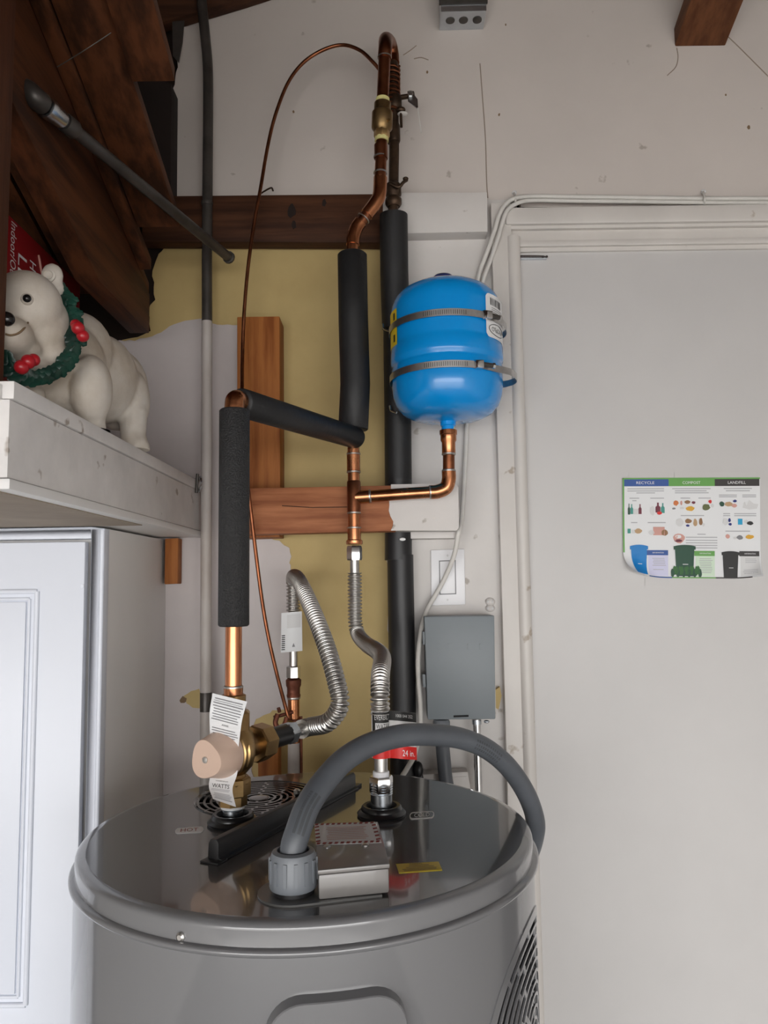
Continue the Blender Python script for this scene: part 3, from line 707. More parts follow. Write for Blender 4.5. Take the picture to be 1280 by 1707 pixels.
# tan cap: three lobed, tapered
capc = VB-ax*.016; xx, yy = frame(ax); prof3 = []
m = MB(); n_ = 48
for (rr, h) in [(.0300, 0), (.0308, .010), (.0285, .022), (.0258, .036), (.0248, .0385), (.0, .039)]:
    for k in range(n_):
        a = 2*math.pi*k/n_; f_ = 1-.0-(.07*(1-math.cos(3*a+.5)))*(min(1, h/.025))
        m.v.append(capc-ax*h+(xx*math.cos(a)+yy*math.sin(a))*max(rr*f_, .0001))
m.f = [(i*n_+k, i*n_+(k+1) % n_, (i+1)*n_+(k+1) % n_, (i+1)*n_+k) for i in range(5) for k in range(n_)]
cp = m.build('cap', Mt['tan'], mv, angle=50); cp['label'] = 'tan plastic cap'
MB().lathe([(.0042, 0), (.004, .0014), (.001, .002)], capc-ax*.0388, -ax, 16).build('cap_screw', Mt['steel'], cp)
MB().lathe([(.016, .015), (.0155, .045), (.019, .048)], VB, ax, 28).build('inlet_neck', Mt['brassd'], mv)
MB().lathe([(.0235, .044), (.0255, .0465), (.0255, .070), (.020, .076)], VB, ax, 8, phase=.2).build('union_nut', Mt['brass'], mv, angle=25)
# hanging instruction tag: S-curved strip hung round the bonnet
def tagfn(u, v):      # v 0 bottom .. 1 top; px left, px right, y left, y right, depth left, depth right
    keys = [(1.0, 355, 413, 1152, 1166, .995, .985), (.86, 349, 403, 1185, 1200, .985, .978), (.6, 350, 397, 1240, 1250, 1.013, .994), (.38, 352, 396, 1285, 1290, 1.013, .994), (.18, 347, 386, 1312, 1316, .995, .985), (0, 356, 394, 1334, 1348, .97, .965)]
    for a, b in zip(keys, keys[1:]):
        if a[0] >= v >= b[0]:
            t = (a[0]-v)/(a[0]-b[0])
            k = [a[i]+(b[i]-a[i])*t for i in range(7)]
            return at(k[1]+(k[2]-k[1])*u, k[3]+(k[4]-k[3])*u, k[5]+(k[6]-k[5])*u)
    return at(0, 0, 1)
def smooth_fn(fn, eps=.05):
    def g(u, v):
        s_ = Vector(); n = 0
        for d in (-eps, -eps/2, 0, eps/2, eps):
            vv = v+d
            if 0 <= vv <= 1: s_ += fn(u, vv); n += 1
            else: s_ += fn(u, v)*1.0; n += 1
        return s_/n
    return g
tagf = smooth_fn(tagfn)
vt = thing('paper_tag', VB, 'white curled instruction tag hanging on the brass valve', 'tag')
MB().sheet(tagf, 6, 40, (0, .0004, 0)).build('tag_sheet', Mt['paper'], vt)
m = MB(); v = .975
lines = [.965, .945, .925, .905, .885, .865, .845, .825, .805, None, .735, .715, .695, .675, None, .60, .58, .56, .54, .52, .50, .48]
for v in lines:
    if v is None: continue
    u0, u1 = .06+random.uniform(0, .05), .95-random.uniform(0, .12)
    m.grid(lambda u, w: tagf(u0+(u1-u0)*u, v+w*.007)+Vector((0, -.0006, 0)), 6, 1)
m.build('print_lines', Mt['greyink'], vt)
for bd, vc, w, h in [('WATTS', .21, .72, .05), ('ASSE', .775, .22, .014), ('WARNING', .27, .5, .014)]:
    V, FA = text_on(bd, .5, vc, w, h, lambda u, v: tagf(u, v)+Vector((0, -.0007, 0))); MB().add(V, FA).build('lettering', Mt['ink'], vt, smooth=False)
m = MB()
for v in [.165, .15, .115, .10, .085, .07, .055, .04]:
    u0, u1 = .08+random.uniform(0, .1), .92-random.uniform(0, .1)
    m.grid(lambda u, w: tagf(u0+(u1-u0)*u, v+w*.006)+Vector((0, -.0006, 0)), 6, 1)
m.build('print_lines', Mt['lightink'], vt)

# ------------------------------------------------------------------ hot riser and overhead copper line
Yh = HN.y; Yr = 1.405
hr = thing('hot_copper_riser', vz(1170), 'bright copper pipe rising from the brass mixing valve', 'pipe')
top = at(399, 668, Yh); topz = top.z
MB().tube([vz(1172), HV+Vector((0, 0, topz-.014))], .0111, 24).build('riser', Mt['copperb'], hr)
MB().lathe([(.0125, 0), (.0128, .022), (.0118, .0225)], vz(1172), (0, 0, 1), 24).build('adapter', Mt['copper'], hr)
solder(vz(1145), (0, 0, 1), .0118, hr)
IE = at(590, 729, Yr-.01)
tp = HV+Vector((0, 0, topz)); dv = (IE-tp).normalized()
MB().tube(spline([tp+Vector((0, 0, -.022)), tp+Vector((0, 0, -.008)), tp+dv*.004+Vector((0, 0, .002)), tp+dv*.022], 8), .0138, 20).build('elbow', Mt['copper'], hr)
MB().tube([tp+dv*.015, IE], .0111, 20).build('cross_pipe', Mt['copper'], hr)
def sleeve(name, pts, r, m, label, ri=.0125):
    pts = [v3(p) for p in pts]; t = thing(name, pts[0], label, 'insulation')
    d0 = (pts[1]-pts[0]).normalized(); d1 = (pts[-1]-pts[-2]).normalized()
    n = len(pts)
    P = [pts[0], pts[0], pts[0]+d0*.002]+pts[1:-1]+[pts[-1]-d1*.002, pts[-1], pts[-1]]
    mm = MB(); vs_ = []; x, y = frame(d0); seg = 32
    rr = [ri, r-.002, r]+[r]*(n-2)+[r, r-.002, ri]
    for i, p in enumerate(P):
        tt = d0 if i < 3 else (d1 if i > len(P)-4 else (pts[i-2+1]-pts[i-2-1]).normalized() if 0 < i-2 < n-1 else d0)
        x = (x-tt*x.dot(tt)).normalized(); y = tt.cross(x)
        vs_ += [p+(x*math.cos(2*math.pi*k/seg)+y*math.sin(2*math.pi*k/seg))*rr[i] for k in range(seg)]
    fs_ = [(i*seg+k, i*seg+(k+1) % seg, (i+1)*seg+(k+1) % seg, (i+1)*seg+k) for i in range(len(P)-1) for k in range(seg)]
    mm.add(vs_, fs_).build('foam_sleeve', m, t, angle=50)
    # slit along the sleeve
    return t
sleeve('pipe_insulation', [vz(1044), vz(860), HV+Vector((0, 0, at(398, 683, Yh).z))], .0207, Mt['foam'], 'textured black foam sleeve on the copper riser above the brass valve')
ss = sleeve('pipe_insulation', [tp+dv*.014, tp.lerp(IE, .5), IE+dv*.006], .0205, Mt['foams'], 'slanting black foam sleeve crossing between the two upright pipes')
RX = at(590, 850, Yr).x
def rz(y): return at(590, y, Yr).z
def rp(y, Y=Yr): return Vector((RX, Y, rz(y)))
ut = rp(400)
sv = sleeve('pipe_insulation', [rp(716), at(592, 640, Yr), at(589, 540, Yr), at(587, 424, Yr)], .0282, Mt['foams'], 'thick black foam sleeve on the upright pipe beside the blue tank')
cl = thing('copper_supply_line', rp(905), 'tarnished copper supply pipe with a tee to the blue tank', 'pipe')
MB().tube([rp(906), rp(700), at(587, 424, Yr), at(588, 404, Yr)], .0111, 24).build('riser', Mt['copper'], cl)
MB().lathe([(.0125, 0), (.0125, .035)], rp(785), (0, 0, 1), 24).build('coupling', Mt['copper'], cl)
MB().lathe([(.0125, 0), (.0128, .058), (.0118, .06)], rp(855), (0, 0, 1), 24).build('tee_body', Mt['copperd'], cl)
MB().lathe([(.0125, 0), (.0125, .022), (.0155, .024), (.0155, .029), (.0145, .031)], rp(880), (0, 0, -1), 24).build('threaded_adapter', Mt['copper'], cl)
for y in (757, 787, 855, 880): solder(rp(y), (0, 0, 1), .0120, cl)
# tee branch to the expansion tank
EX = at(748, 760, Yr).x
b0 = at(592, 829, Yr); b1 = at(722, 820, Yr); b2 = at(737, 818, Yr); b3 = at(748, 804, Yr); b4 = at(748, 788, Yr)
MB().lathe([(.0128, 0), (.0128, .026), (.0115, .027)], b0, b1-b0, 24).build('tee_branch', Mt['copper'], cl)
solder(b0+(b1-b0).normalized()*.027, b1-b0, .0118, cl, .005)
MB().tube([b0, b1], .0111, 24).build('branch_pipe', Mt['copper'], cl)
MB().tube(spline([at(716, 820.5, Yr), at(729, 819.5, Yr), at(743, 813, Yr), at(748, 800, Yr), at(748, 786, Yr)], 8), .0132, 24).build('elbow', Mt['copper'], cl)
MB().tube([at(748, 795, Yr), at(748, 742, Yr)], .0111, 24).build('stub_pipe', Mt['copperd'], cl)
solder(at(748, 785, Yr), (0, 0, 1), .0122, cl, .005); solder(at(717, 820.5, Yr), b1-b0, .0122, cl)
MB().lathe([(.0128, 0), (.0128, .022), (.015, .026), (.015, .036), (.0165, .037), (.0165, .045), (.014, .046)], at(748, 757, Yr), (0, 0, 1), 24).build('female_adapter', Mt['copper'], cl)
solder(at(748, 757, Yr), (0, 0, 1), .0120, cl, .005)
MB().lathe([(.0118, 0), (.0118, .008)], at(748, 720, Yr), (0, 0, 1), 20).build('thread_tape', Mt['tape'], cl)
# offset to the shutoff above
o1, o2, o3, o4 = at(589, 405, Yr), at(592, 383, Yr), at(626, 340, Yr), at(633, 312, Yr)
MB().tube(spline([at(588, 408, Yr), at(589, 396, Yr), at(594, 380, Yr), at(601, 370, Yr)], 6), .0130, 20).build('elbow', Mt['copper'], cl)
MB().tube([at(596, 378, Yr), at(625, 340, Yr)], .0111, 20).build('offset_pipe', Mt['copperd'], cl)
MB().tube(spline([at(611, 358, Yr), at(624, 341, Yr), at(632, 325, Yr), at(634, 296, Yr)], 6), .0132, 20).build('elbow', Mt['copper'], cl)
MB().tube([at(633, 312, Yr), at(636, 236, Yr)], .0113, 20).build('upper_pipe', Mt['copperd'], cl)
MB().lathe([(.0130, 0), (.0130, .028)], at(635, 265, Yr), (0, 0, 1), 24).build('coupling', Mt['copperd'], cl)
solder(at(634, 288, Yr), (0, 0, 1), .0124, cl); solder(at(634, 262, Yr), (0, 0, 1), .0124, cl); solder(at(606, 364, Yr), o3-o2, .0122, cl, .003)
bv = at(636, 236, Yr); axv = at(638, 160, Yr)-bv; axu = axv.normalized()
MB().lathe([(.0135, 0), (.0135, .008)], bv, axu, 20).build('thread_tape', Mt['tape'], cl)
bvv = MB().lathe([(.0135, .006), (.0155, .010), (.0155, .022)], bv, axu, 8).build('check_valve', Mt['brass'], cl, angle=25)
MB().lathe([(.0145, .020), (.0205, .028), (.0205, .058), (.0165, .062), (.0165, .078), (.0135, .080)], bv, axu, 28).build('valve_body', Mt['brassd'], bvv)
MB().lathe([(.0135, .078), (.0135, .088)], bv, axu, 20).build('thread_tape', Mt['tape'], bvv)
MB().lathe([(.003, 0), (.0028, .004)], bv+axu*.032+Vector((.012, -.0165, 0)), (.4, -1, 0), 10).build('set_screw', Mt['brass'], bvv)
MB().tube([at(638, 162, Yr), at(641, 92, Yr)], .0118, 20).build('top_pipe', Mt['copperd'], cl)
MB().tube(spline([at(641, 98, Yr), at(642, 80, Yr), at(643, 66, Yr+.025), at(650, 72, Yr+.075), at(654, 90, Yr+.09), at(655, 105, Yr+.09)], 8), .0135, 20).build('return_bend', Mt['copperd'], cl)
solder(at(641, 96, Yr), (0, 0, 1), .0128, cl)
# old bronze line behind
Yo = Yr+.09
ob = thing('old_shutoff_line', at(655, 345, Yo), 'old dark bronze pipe and shutoff valve behind the copper line', 'pipe')
MB().tube([at(655, 100, Yo), at(657, 250, Yo), at(655, 362, Yo)], .0105, 18).build('old_pipe', Mt['bronze'], ob)
hx = resample([at(655, 110, Yo), at(655, 192, Yo)], .001)
MB().tube([p+Vector((.0135*math.cos(i*.62), .0135*math.sin(i*.62), 0)) for i, p in enumerate(hx)], .0028, 8).build('tube_coil', Mt['copperd'], ob)
MB().lathe([(.012, 0), (.016, .006), (.016, .030), (.012, .036)], at(657, 186, Yo), (0, 0, 1), 16).build('valve_body', Mt['bronze'], ob)
MB().lathe([(.005, 0), (.005, .03), (.008, .03), (.008, .036)], at(662, 163, Yo), (1, -.2, 0), 14).build('valve_stem', Mt['bronze'], ob)
lv = [at(679, 152, Yo-.02), at(686, 152, Yo-.02), at(696, 165, Yo-.022), at(697, 182, Yo-.024), at(690, 176, Yo-.024), at(680, 168, Yo-.02)]
MB().prism(lv, (0, .003, 0)).build('lever', Mt['zinc'], ob, bevel=.0006)
MB().lathe([(.006, 0), (.006, .006)], at(684, 158, Yo-.021), (0, -1, 0), 6).build('lever_nut', Mt['steel'], ob)
MB().tube([at(696, 180, Yo-.024), at(699, 200, Yo-.024), at(702, 221, Yo-.024)], .0012, 6).build('string', Mt['cable'], ob)
MB().ell(at(668, 183, Yo-.01), .010, .007, .006).build('old_knob', Mt['bronze'], ob)
MB().tube([at(668, 185, Yo-.012), at(669, 212, Yo-.012)], .0028, 8).build('drain_stub', Mt['bronze'], ob)
MB().ell(at(671, 190, Yo-.008), .011, .008, .004).build('drain_washer', Mt['trim'], ob)
MB().lathe([(.0125, 0), (.014, .004), (.014, .036), (.0125, .04)], at(656, 238, Yo), (0, 0, 1), 16).build('sleeve', Mt['bronze'], ob)
MB().lathe([(.013, 0), (.017, .006), (.017, .016), (.014, .02), (.0165, .026), (.0165, .046), (.013, .05)], at(656, 345, Yo), (0, 0, 1), 16).build('old_union', Mt['bronze'], ob)
MB().tube(spline([at(650, 306, Yo-.018), at(664, 312, Yo-.02), at(672, 304, Yo-.018), at(678, 300, Yo-.014)], 5), .0036, 8).build('pipe_clamp', Mt['bronze'], ob)
MB().ell(at(676, 298, Yo-.012), .006, .005, .004).build('clamp_bolt', Mt['bronze'], ob)

# black drain line
dl = thing('drain_stack', at(668, 1300, 1.515), 'tall black drain pipe behind the blue tank', 'pipe')
MB().tube([at(656, 359, 1.478), at(657, 450, 1.485), at(660, 548, 1.500)], .0286, 28).build('upper_sleeve', Mt['foams'], dl, angle=40)
MB().tube([at(661, 550, 1.502), at(663, 690, 1.511), at(664, 818, 1.518)], .0272, 28).build('upper_sleeve', Mt['foams'], dl, angle=40)
MB().tube([at(664, 800, 1.517), at(664, 860, 1.518), at(664, 934, 1.516)], .0272, 28).build('coupling', Mt['abs'], dl, angle=40)
MB().tube([at(667, 925, 1.516), Vector((at(668, 1000, 1.516).x+.001, 1.516, .0))], .0262, 28).build('pipe', Mt['abs'], dl, angle=40)
MB().ell(at(671, 899, 1.49), .006, .001, .003).build('paint_dab', Mt['label'], dl)
for x, y, Y in [(640, 548, 1.462), (652, 684, 1.472)]:
    MB().tube(spline([at(x-2, y-8, Y), at(x, y, Y), at(x+9, y+4, Y-.006)], 5), .0022, 8).build('wire_tie', Mt['zinc'], dl)

# ------------------------------------------------------------------ blue expansion tank
EY = Yr; EXc = Vector((EX, EY, 0)); ER = .1045
ez0 = at(748, 707, EY).z
et = thing('expansion_tank', Vector((EX, EY, ez0-.012)), 'bright blue round expansion tank strapped to the wall', 'tank')
pr_ = [(.0125, -.012), (.0125, -.004), (.0145, -.003), (.0145, .004), (.018, .006), (.04, .008), (.066, .0115), (.084, .020), (.096, .034), (.102, .050), (ER, .068), (ER, .103), (ER-.0012, .106), (ER-.0018, .110), (ER+.0012, .114), (ER+.0018, .119), (ER+.0015, .140), (ER-.0005, .144), (ER-.0005, .150), (ER, .212), (.1030, .224), (.098, .238), (.087, .251), (.070, .261), (.045, .268), (.012, .271)]
shell = MB().lathe(pr_, EXc+Vector((0, 0, ez0)), (0, 0, 1), 72).build('shell', Mt['blue'], et, angle=50)
MB().lathe([(.021, 0), (.021, .012), (.017, .016), (.003, .017)], EXc+Vector((-.004, -.01, ez0+.268)), (0, 0, 1), 24).build('valve_cap', Mt['blued'], et)
def ecyl(th, z, off=.0008): return EXc+Vector(((ER+off)*math.sin(th), -(ER+off)*math.cos(th), z))
def eang(px, py):
    r = ray(px, py); a = r.x**2+r.y**2; b = -2*(r.x*EX+r.y*EY); c = EX**2+EY**2-ER**2; disc = max(0, b*b-4*a*c)
    t = (-b-math.sqrt(disc))/(2*a); p = CAM+r*t; return math.atan2(p.x-EX, -(p.y-EY)), p.z
t0, zT = eang(808, 487); t0b, zB = eang(809, 560)
t1 = t0+math.radians(46)
lf = lambda u, v, off=.0009: ecyl(t0+(t1-t0)*u, zB+(zT-zB)*v, off)
def rr_sheet(fn, r, off, n=20):
    m = MB()
    def g(u, v):
        # squeeze corners
        e = min(u, 1-u)/r; k = 1.0
        if e < 1: k = 1-(1-math.sqrt(max(0, 1-(1-e)**2)))*.16
        return fn(u, .5+(v-.5)*k, off)
    return m.grid(g, n, 6)
lbm = rr_sheet(lf, .12, .0016).build('white_label', Mt['label'], et)
m = MB(); u = .14
while u < .62:
    w = random.choice([.012, .02, .03]); m.grid(lambda a, b: lf(u+w*a, .74+.17*b, .0022), 1, 1); u += w+random.choice([.012, .018, .026])
m.build('barcode', Mt['ink'], lbm, smooth=False)
m = MB()
for k in range(4):
    m.grid(lambda a, b: lf(.18+.5*a, .68-.045*k+.014*b, .0022), 6, 1)
m.build('print_lines', Mt['greyink'], lbm)
V, FA = text_on('PROFLO', .40, .20, .46, .11, lambda u, v: lf(u, v, .0022), math.pi); MB().add(V, FA).build('lettering', Mt['ink'], lbm, smooth=False)
el = [(.40+.32*math.cos(2*math.pi*k/40), .20+.13*math.sin(2*math.pi*k/40)) for k in range(37)]
m = MB(); m.tube([lf(a, b, .0022) for a, b in el], .0006, 5); m.build('logo_oval', Mt['ink'], lbm)
t2, zt2 = eang(661, 514); t3, zb2 = eang(661, 575)
yl_ = MB().grid(lambda u, v: ecyl(t2-.45+(.47)*u, zb2+(zt2-zb2)*v, .0014), 8, 4).build('yellow_label', Mt['yl'], et)
m = MB()
for v0, v1 in [(.1, .3), (.7, .9)]:
    m.grid(lambda u, v: ecyl(t2-.12+.08*u, zb2+(zt2-zb2)*(v0+(v1-v0)*v), .0019), 2, 1)
m.build('warning_mark', Mt['ink'], yl_, smooth=False)
def clampband(px, yc, scrx, scry, bulge, label):
    th0, zc_ = eang(px, yc); w = .0127
    t = thing('hose_clamp', ecyl(0, zc_), label, 'clamp', None)
    path = [(math.sin(a)*(ER+.0035), -math.cos(a)*(ER+.0035)) for a in [math.radians(d) for d in range(-150, 46, 5)]]
    path += bulge
    pts = spline([EXc+Vector((x, y, zc_)) for x, y in path], 3)
    m = MB(); n = len(pts); vs_ = []
    for i, p in enumerate(pts):
        tg = (pts[min(n-1, i+1)]-pts[max(0, i-1)]).normalized(); nn = Vector((tg.y, -tg.x, 0))
        for (o_, z_) in [(0, -w/2), (.0009, -w/2), (.0009, w/2), (0, w/2)]: vs_.append(p+nn*o_+Vector((0, 0, z_)))
    fs_ = [(k*4+i, k*4+(i+1) % 4, (k+1)*4+(i+1) % 4, (k+1)*4+i) for k in range(n-1) for i in range(4)]+[(0, 1, 2, 3), (n*4-1, n*4-2, n*4-3, n*4-4)]
    m.add(vs_, fs_).build('band', Mt['strap'], t, angle=30)
    # worm slots
    m = MB()
    for d in range(-26, 15, 2):
        a = math.radians(d); c_ = EXc+Vector((math.sin(a)*(ER+.0046), -math.cos(a)*(ER+.0046), zc_))
        tg = Vector((math.cos(a), math.sin(a), 0))
        m.prism([c_-tg*.0005+Vector((0, 0, -.004)), c_+tg*.0005+Vector((0, 0, -.004)), c_+tg*.0005+Vector((0, 0, .004)), c_-tg*.0005+Vector((0, 0, .004))], Vector((math.sin(a), -math.cos(a), 0))*.0003)
    m.build('worm_slots', Mt['galv'], t, smooth=False)
    ths, zs_ = eang(scrx, scry); c_ = ecyl(ths, zc_, .006); tg = Vector((math.cos(ths), math.sin(ths), 0)); nn = Vector((math.sin(ths), -math.cos(ths), 0))
    q_ = lambda s, a, b, c: c_+tg*a+nn*b+Vector((0, 0, c))
    MB().hexa([q_(0, -.009, -.003, -.009), q_(0, .006, -.003, -.009), q_(0, .006, -.003, .009), q_(0, -.009, -.003, .009)], [q_(0, -.006, .007, -.006), q_(0, .006, .008, -.007), q_(0, .006, .008, .007), q_(0, -.006, .007, .006)]).build('screw_housing', Mt['chrome'], t, bevel=.0012)
    MB().tube([c_+tg*.004+nn*.003, c_+tg*.026+nn*.003], [.0048, .0044], 12).build('worm_screw', Mt['galv'], t)
    MB().lathe([(.0052, 0), (.0052, .005), (.0035, .006)], c_+tg*.026+nn*.003, tg, 6).build('screw_head', Mt['chrome'], t)
clampband(748, 521, 808, 520, [(.100, -.048), (.1125, -.015), (.1145, .012), (.108, .032), (.098, .046)], 'steel hose clamp round the upper part of the blue tank')
clampband(748, 607, 795, 607, [(.110, -.050), (.127, -.020), (.1315, .006), (.125, .026), (.108, .044), (.098, .052)], 'steel hose clamp bulging off the lower part of the blue tank')

# ------------------------------------------------------------------ corrugated connectors
# cold: supply line down to the cold nipple
cc = thing('water_connector', CN+Vector((0, 0, .04)), 'corrugated steel connector dropping from the copper line to the cold nipple', 'connector')
cn_top = rp(913)
MB().lathe([(.0135, 0), (.0145, .004), (.0145, .022), (.013, .027)], rp(934), (0, 0, 1), 6, phase=.3).build('top_nut', Mt['chrome'], cc, angle=25)
MB().tube([rp(934), rp(958)], .0085, 20).build('tube_end', Mt['steel'], cc)
cpx = CN.x; Yc = CN.y
path = spline([rp(955), rp(1000), rp(1035), at(597, 1058, Yr-.015), at(611, 1074, Yr-.09), at(628, 1085, Yr-.20), at(637, 1097, Yc+.10), at(634, 1125, Yc+.03), Vector((cpx, Yc, at(632, 1158, Yc).z)), Vector((cpx, Yc, at(632, 1190, Yc).z))], 14)
corrug(path, .0114, .0021, .0064).build('corrugated_hose', Mt['steel'], cc, angle=80)
def cz2(y): return Vector((cpx, Yc, at(630, y, Yc).z))
MB().tube([cz2(1185), cz2(1293)], .0090, 24).build('tube_end', Mt['steel'], cc)
MB().lathe([(.0105, 0), (.0112, .001), (.0112, .008), (.0100, .009)], cz2(1296), (0, 0, 1), 24).build('plastic_washer', Mt['plastw'], cc)
zn = cz2(1321).z
MB().lathe([(.0150, 0), (.0165, .003), (.0165, .019), (.0150, .022)], Vector((cpx, Yc, zn)), (0, 0, 1), 6, phase=.25).build('bottom_nut', Mt['chrome'], cc, angle=25)
# its wrap-around label with a flag
lt_, lb_ = cz2(1184).z, cz2(1262).z
def lbl(u, v, off=.0):
    # u: 0 left edge flag behind, .2-.55 wraps the hose front, .55-1 flag to the right
    zz = lb_+(lt_-lb_)*v
    if u < .5:
        a = math.radians(-120+u/.5*185); return Vector((cpx+(.0122+off)*math.sin(a), Yc-(.0122+off)*math.cos(a), zz))
    t = (u-.5)/.5; a = math.radians(65)
    p = Vector((cpx+.0122*math.sin(a), Yc-.0122*math.cos(a), zz)); return p+Vector((.038*t, .012*t-.012*math.sin(math.pi*t)-off, .004*t-.010*t*t))
cl_ = thing('product_label', cz2(1260), 'black white and red paper label wrapped round the cold connector', 'label')
def band(name, u0, u1, v0, v1, mm, off, par, nu=14): 
    return MB().grid(lambda u, v: lbl(u0+(u1-u0)*u, v0+(v1-v0)*v, off), nu, 3).build(name, mm, par)
ls = MB().sheet(lbl, 26, 6, (0, .0003, 0)).build('label_sheet', Mt['label'], cl_)
band('black_band', .17, .505, .30, .98, Mt['ink'], .0006, ls); band('black_band', .505, 1, .80, 1.0, Mt['ink'], .0006, ls); band('black_band', .505, .80, .30, .44, Mt['ink'], .0006, ls)
band('white_panel', .24, .50, .48, .76, Mt['label'], .0010, ls)
band('red_band', .17, 1, .0, .27, Mt['red'], .0008, ls)
for bd, uc, vc, w, h in [('EVERBILT', .36, .88, .26, .11), ('24 in.', .85, .13, .22, .13), ('1000 044 352', .78, .91, .30, .07), ('WATER', .37, .69, .22, .10), ('SUPPLY', .37, .56, .22, .10), ('connector', .36, .40, .26, .07)]:
    V, FA = text_on(bd, uc, vc, w, h, lambda u, v: lbl(u, v, .0014)); MB().add(V, FA).build('lettering', Mt['ink'] if bd in ('WATER', 'SUPPLY') else Mt['label'], ls, smooth=False)
# hot side: mixing valve to the wall stub
Yw = 1.475
hc = thing('water_connector', VB+ax*.12, 'looping corrugated steel connector from the brass valve to the wall stub', 'connector')
MB().tube([VB+ax*.072, VB+ax*.122], .0148, 24).build('dielectric_nipple', Mt['blackp'], hc)
MB().lathe([(.0150, 0), (.0165, .002), (.0165, .020), (.0150, .022)], VB+ax*.118, ax, 6, phase=.1).build('front_nut', Mt['zinc'], hc, angle=25)
e0 = VB+ax*.136; MB().tube([e0, e0+ax*.03], .0088, 20).build('tube_end', Mt['steel'], hc)
e1_ = e0+ax*.026
WX = at(489, 1060, Yw).x
def wz(y): return Vector((WX, Yw, at(489, y, Yw).z))
path = spline([e1_, e1_+ax*.02, at(543, 1206, 1.145), at(560, 1190, 1.135), at(567, 1170, 1.13), at(562, 1142, 1.14), at(548, 1090, 1.17), at(530, 1040, 1.215), at(510, 992, 1.29), at(498, 968, 1.36), at(491, 961, 1.42), Vector((WX+.001, Yw-.008, at(489, 966, Yw).z)), Vector((WX, Yw, at(489, 985, Yw).z)), wz(1012), wz(1025)], 14)
corrug(path, .0120, .0022, .0066).build('corrugated_hose', Mt['steel'], hc, angle=80)
MB().tube([wz(1020), wz(1112)], .0082, 20).build('tube_end', Mt['steel'], hc)
MB().lathe([(.0115, 0), (.0135, .002), (.0135, .022), (.0120, .024)], wz(1131), (0, 0, 1), 6, phase=.3).build('back_nut', Mt['chrome'], hc, angle=25)
lw = MB().sheet(lambda u, v: at(469+34*u+(1-v)*(-1+2*u), 1022+(1-v)*66-3*u, Yw-.016-.006*math.sin(math.pi*u)), 8, 4, (0, .0004, 0)).build('paper_label', Mt['paper'], hc)
lwf = lambda u, v, o=.0008: at(469+34*u+(1-v)*(-1+2*u), 1022+(1-v)*66-3*u, Yw-.016-.006*math.sin(math.pi*u)-o)
MB().grid(lambda u, v: lwf(.28+.66*u, .60+.34*v), 5, 2).build('grey_print', Mt['plight'], lw)
m = MB()
for k in range(8): m.grid(lambda u, v: lwf(.03+.16*u, .06+.05*k+.025*v), 1, 1)
m.build('barcode', Mt['ink'], lw, smooth=False)
m = MB().add([lwf(.52, .12), lwf(.66, .12), lwf(.59, .22)], [(0, 1, 2)]); m.build('warning_mark', Mt['greyink'], lw, smooth=False)
# wall stub with saddle valve
ws = thing('copper_wall_stub', wz(1300), 'reddish copper stub pipe on the wall under the paper label', 'pipe')
MB().lathe([(.0128, 0), (.0135, .004), (.0125, .006), (.0125, .018), (.0145, .022), (.0150, .032), (.013, .034)], wz(1162), (0, 0, 1), 24).build('adapter', Mt['rust'], ws)
MB().tube([wz(1165), wz(1240)], .0112, 20).build('pipe', Mt['copper'], ws)
MB().tube([wz(1238), wz(1345)], [.0112, .0118], 20).build('corroded_pipe', Mt['galvp'], ws)
solder(wz(1163), (0, 0, 1), .0116, ws, .006)
MB().tube([wz(1195)+Vector((.0135, .004, 0)), wz(1345)+Vector((.0135, .004, 0))], .003, 8).build('side_tube', Mt['rust'], ws)
sd = thing('saddle_valve', at(474, 1200, Yw-.02), 'small rusty saddle valve clamped on the wall stub', 'valve')
MB().lathe([(.0125, -.008), (.0150, -.007), (.0150, .007), (.0125, .008)], wz(1205), (0, 0, 1), 16).build('clamp', Mt['rust'], sd)
MB().tube([at(456, 1196, Yw-.024), at(488, 1187, Yw-.014)], .0034, 10).build('bolt', Mt['rust'], sd)
MB().tube(spline([at(463, 1190, Yw-.026), at(459, 1205, Yw-.03), at(465, 1214, Yw-.03), at(474, 1208, Yw-.028), at(478, 1196, Yw-.024)], 6), .0048, 10).build('yoke', Mt['rust'], sd)
MB().lathe([(.006, 0), (.006, .012), (.004, .02)], at(478, 1206, Yw-.03), (.3, .5, -.1), 10).build('packing_nut', Mt['brassd'], sd)
MB().tube([at(466, 1187, Yw-.03), at(464, 1180, Yw-.032)], .0035, 8).build('handle_stem', Mt['rust'], sd)
# soft copper tube from the top line down to the saddle valve
tb = [(634, 118, 1.44), (622, 104, 1.44), (600, 84, 1.45), (570, 75, 1.46), (535, 85, 1.465), (503, 107, 1.465), (478, 142, 1.465), (458, 195, 1.465), (446, 245, 1.465), (434, 315, 1.46), (424, 370, 1.455), (414, 440, 1.45), (407, 520, 1.45), (404, 600, 1.45), (404, 680, 1.42), (410, 780, 1.415), (419, 860, 1.415), (428, 935, 1.43), (438, 1010, 1.44), (449, 1070, 1.445), (463, 1130, 1.45), (474, 1172, 1.455), (481, 1197, 1.455)]
tag(MB().tube(spline([at(*p) for p in tb], 8), .0036, 10).build('soft_copper_tube', Mt['copperd']), 'thin copper tube arching over the wall and down behind the foam', 'tube')

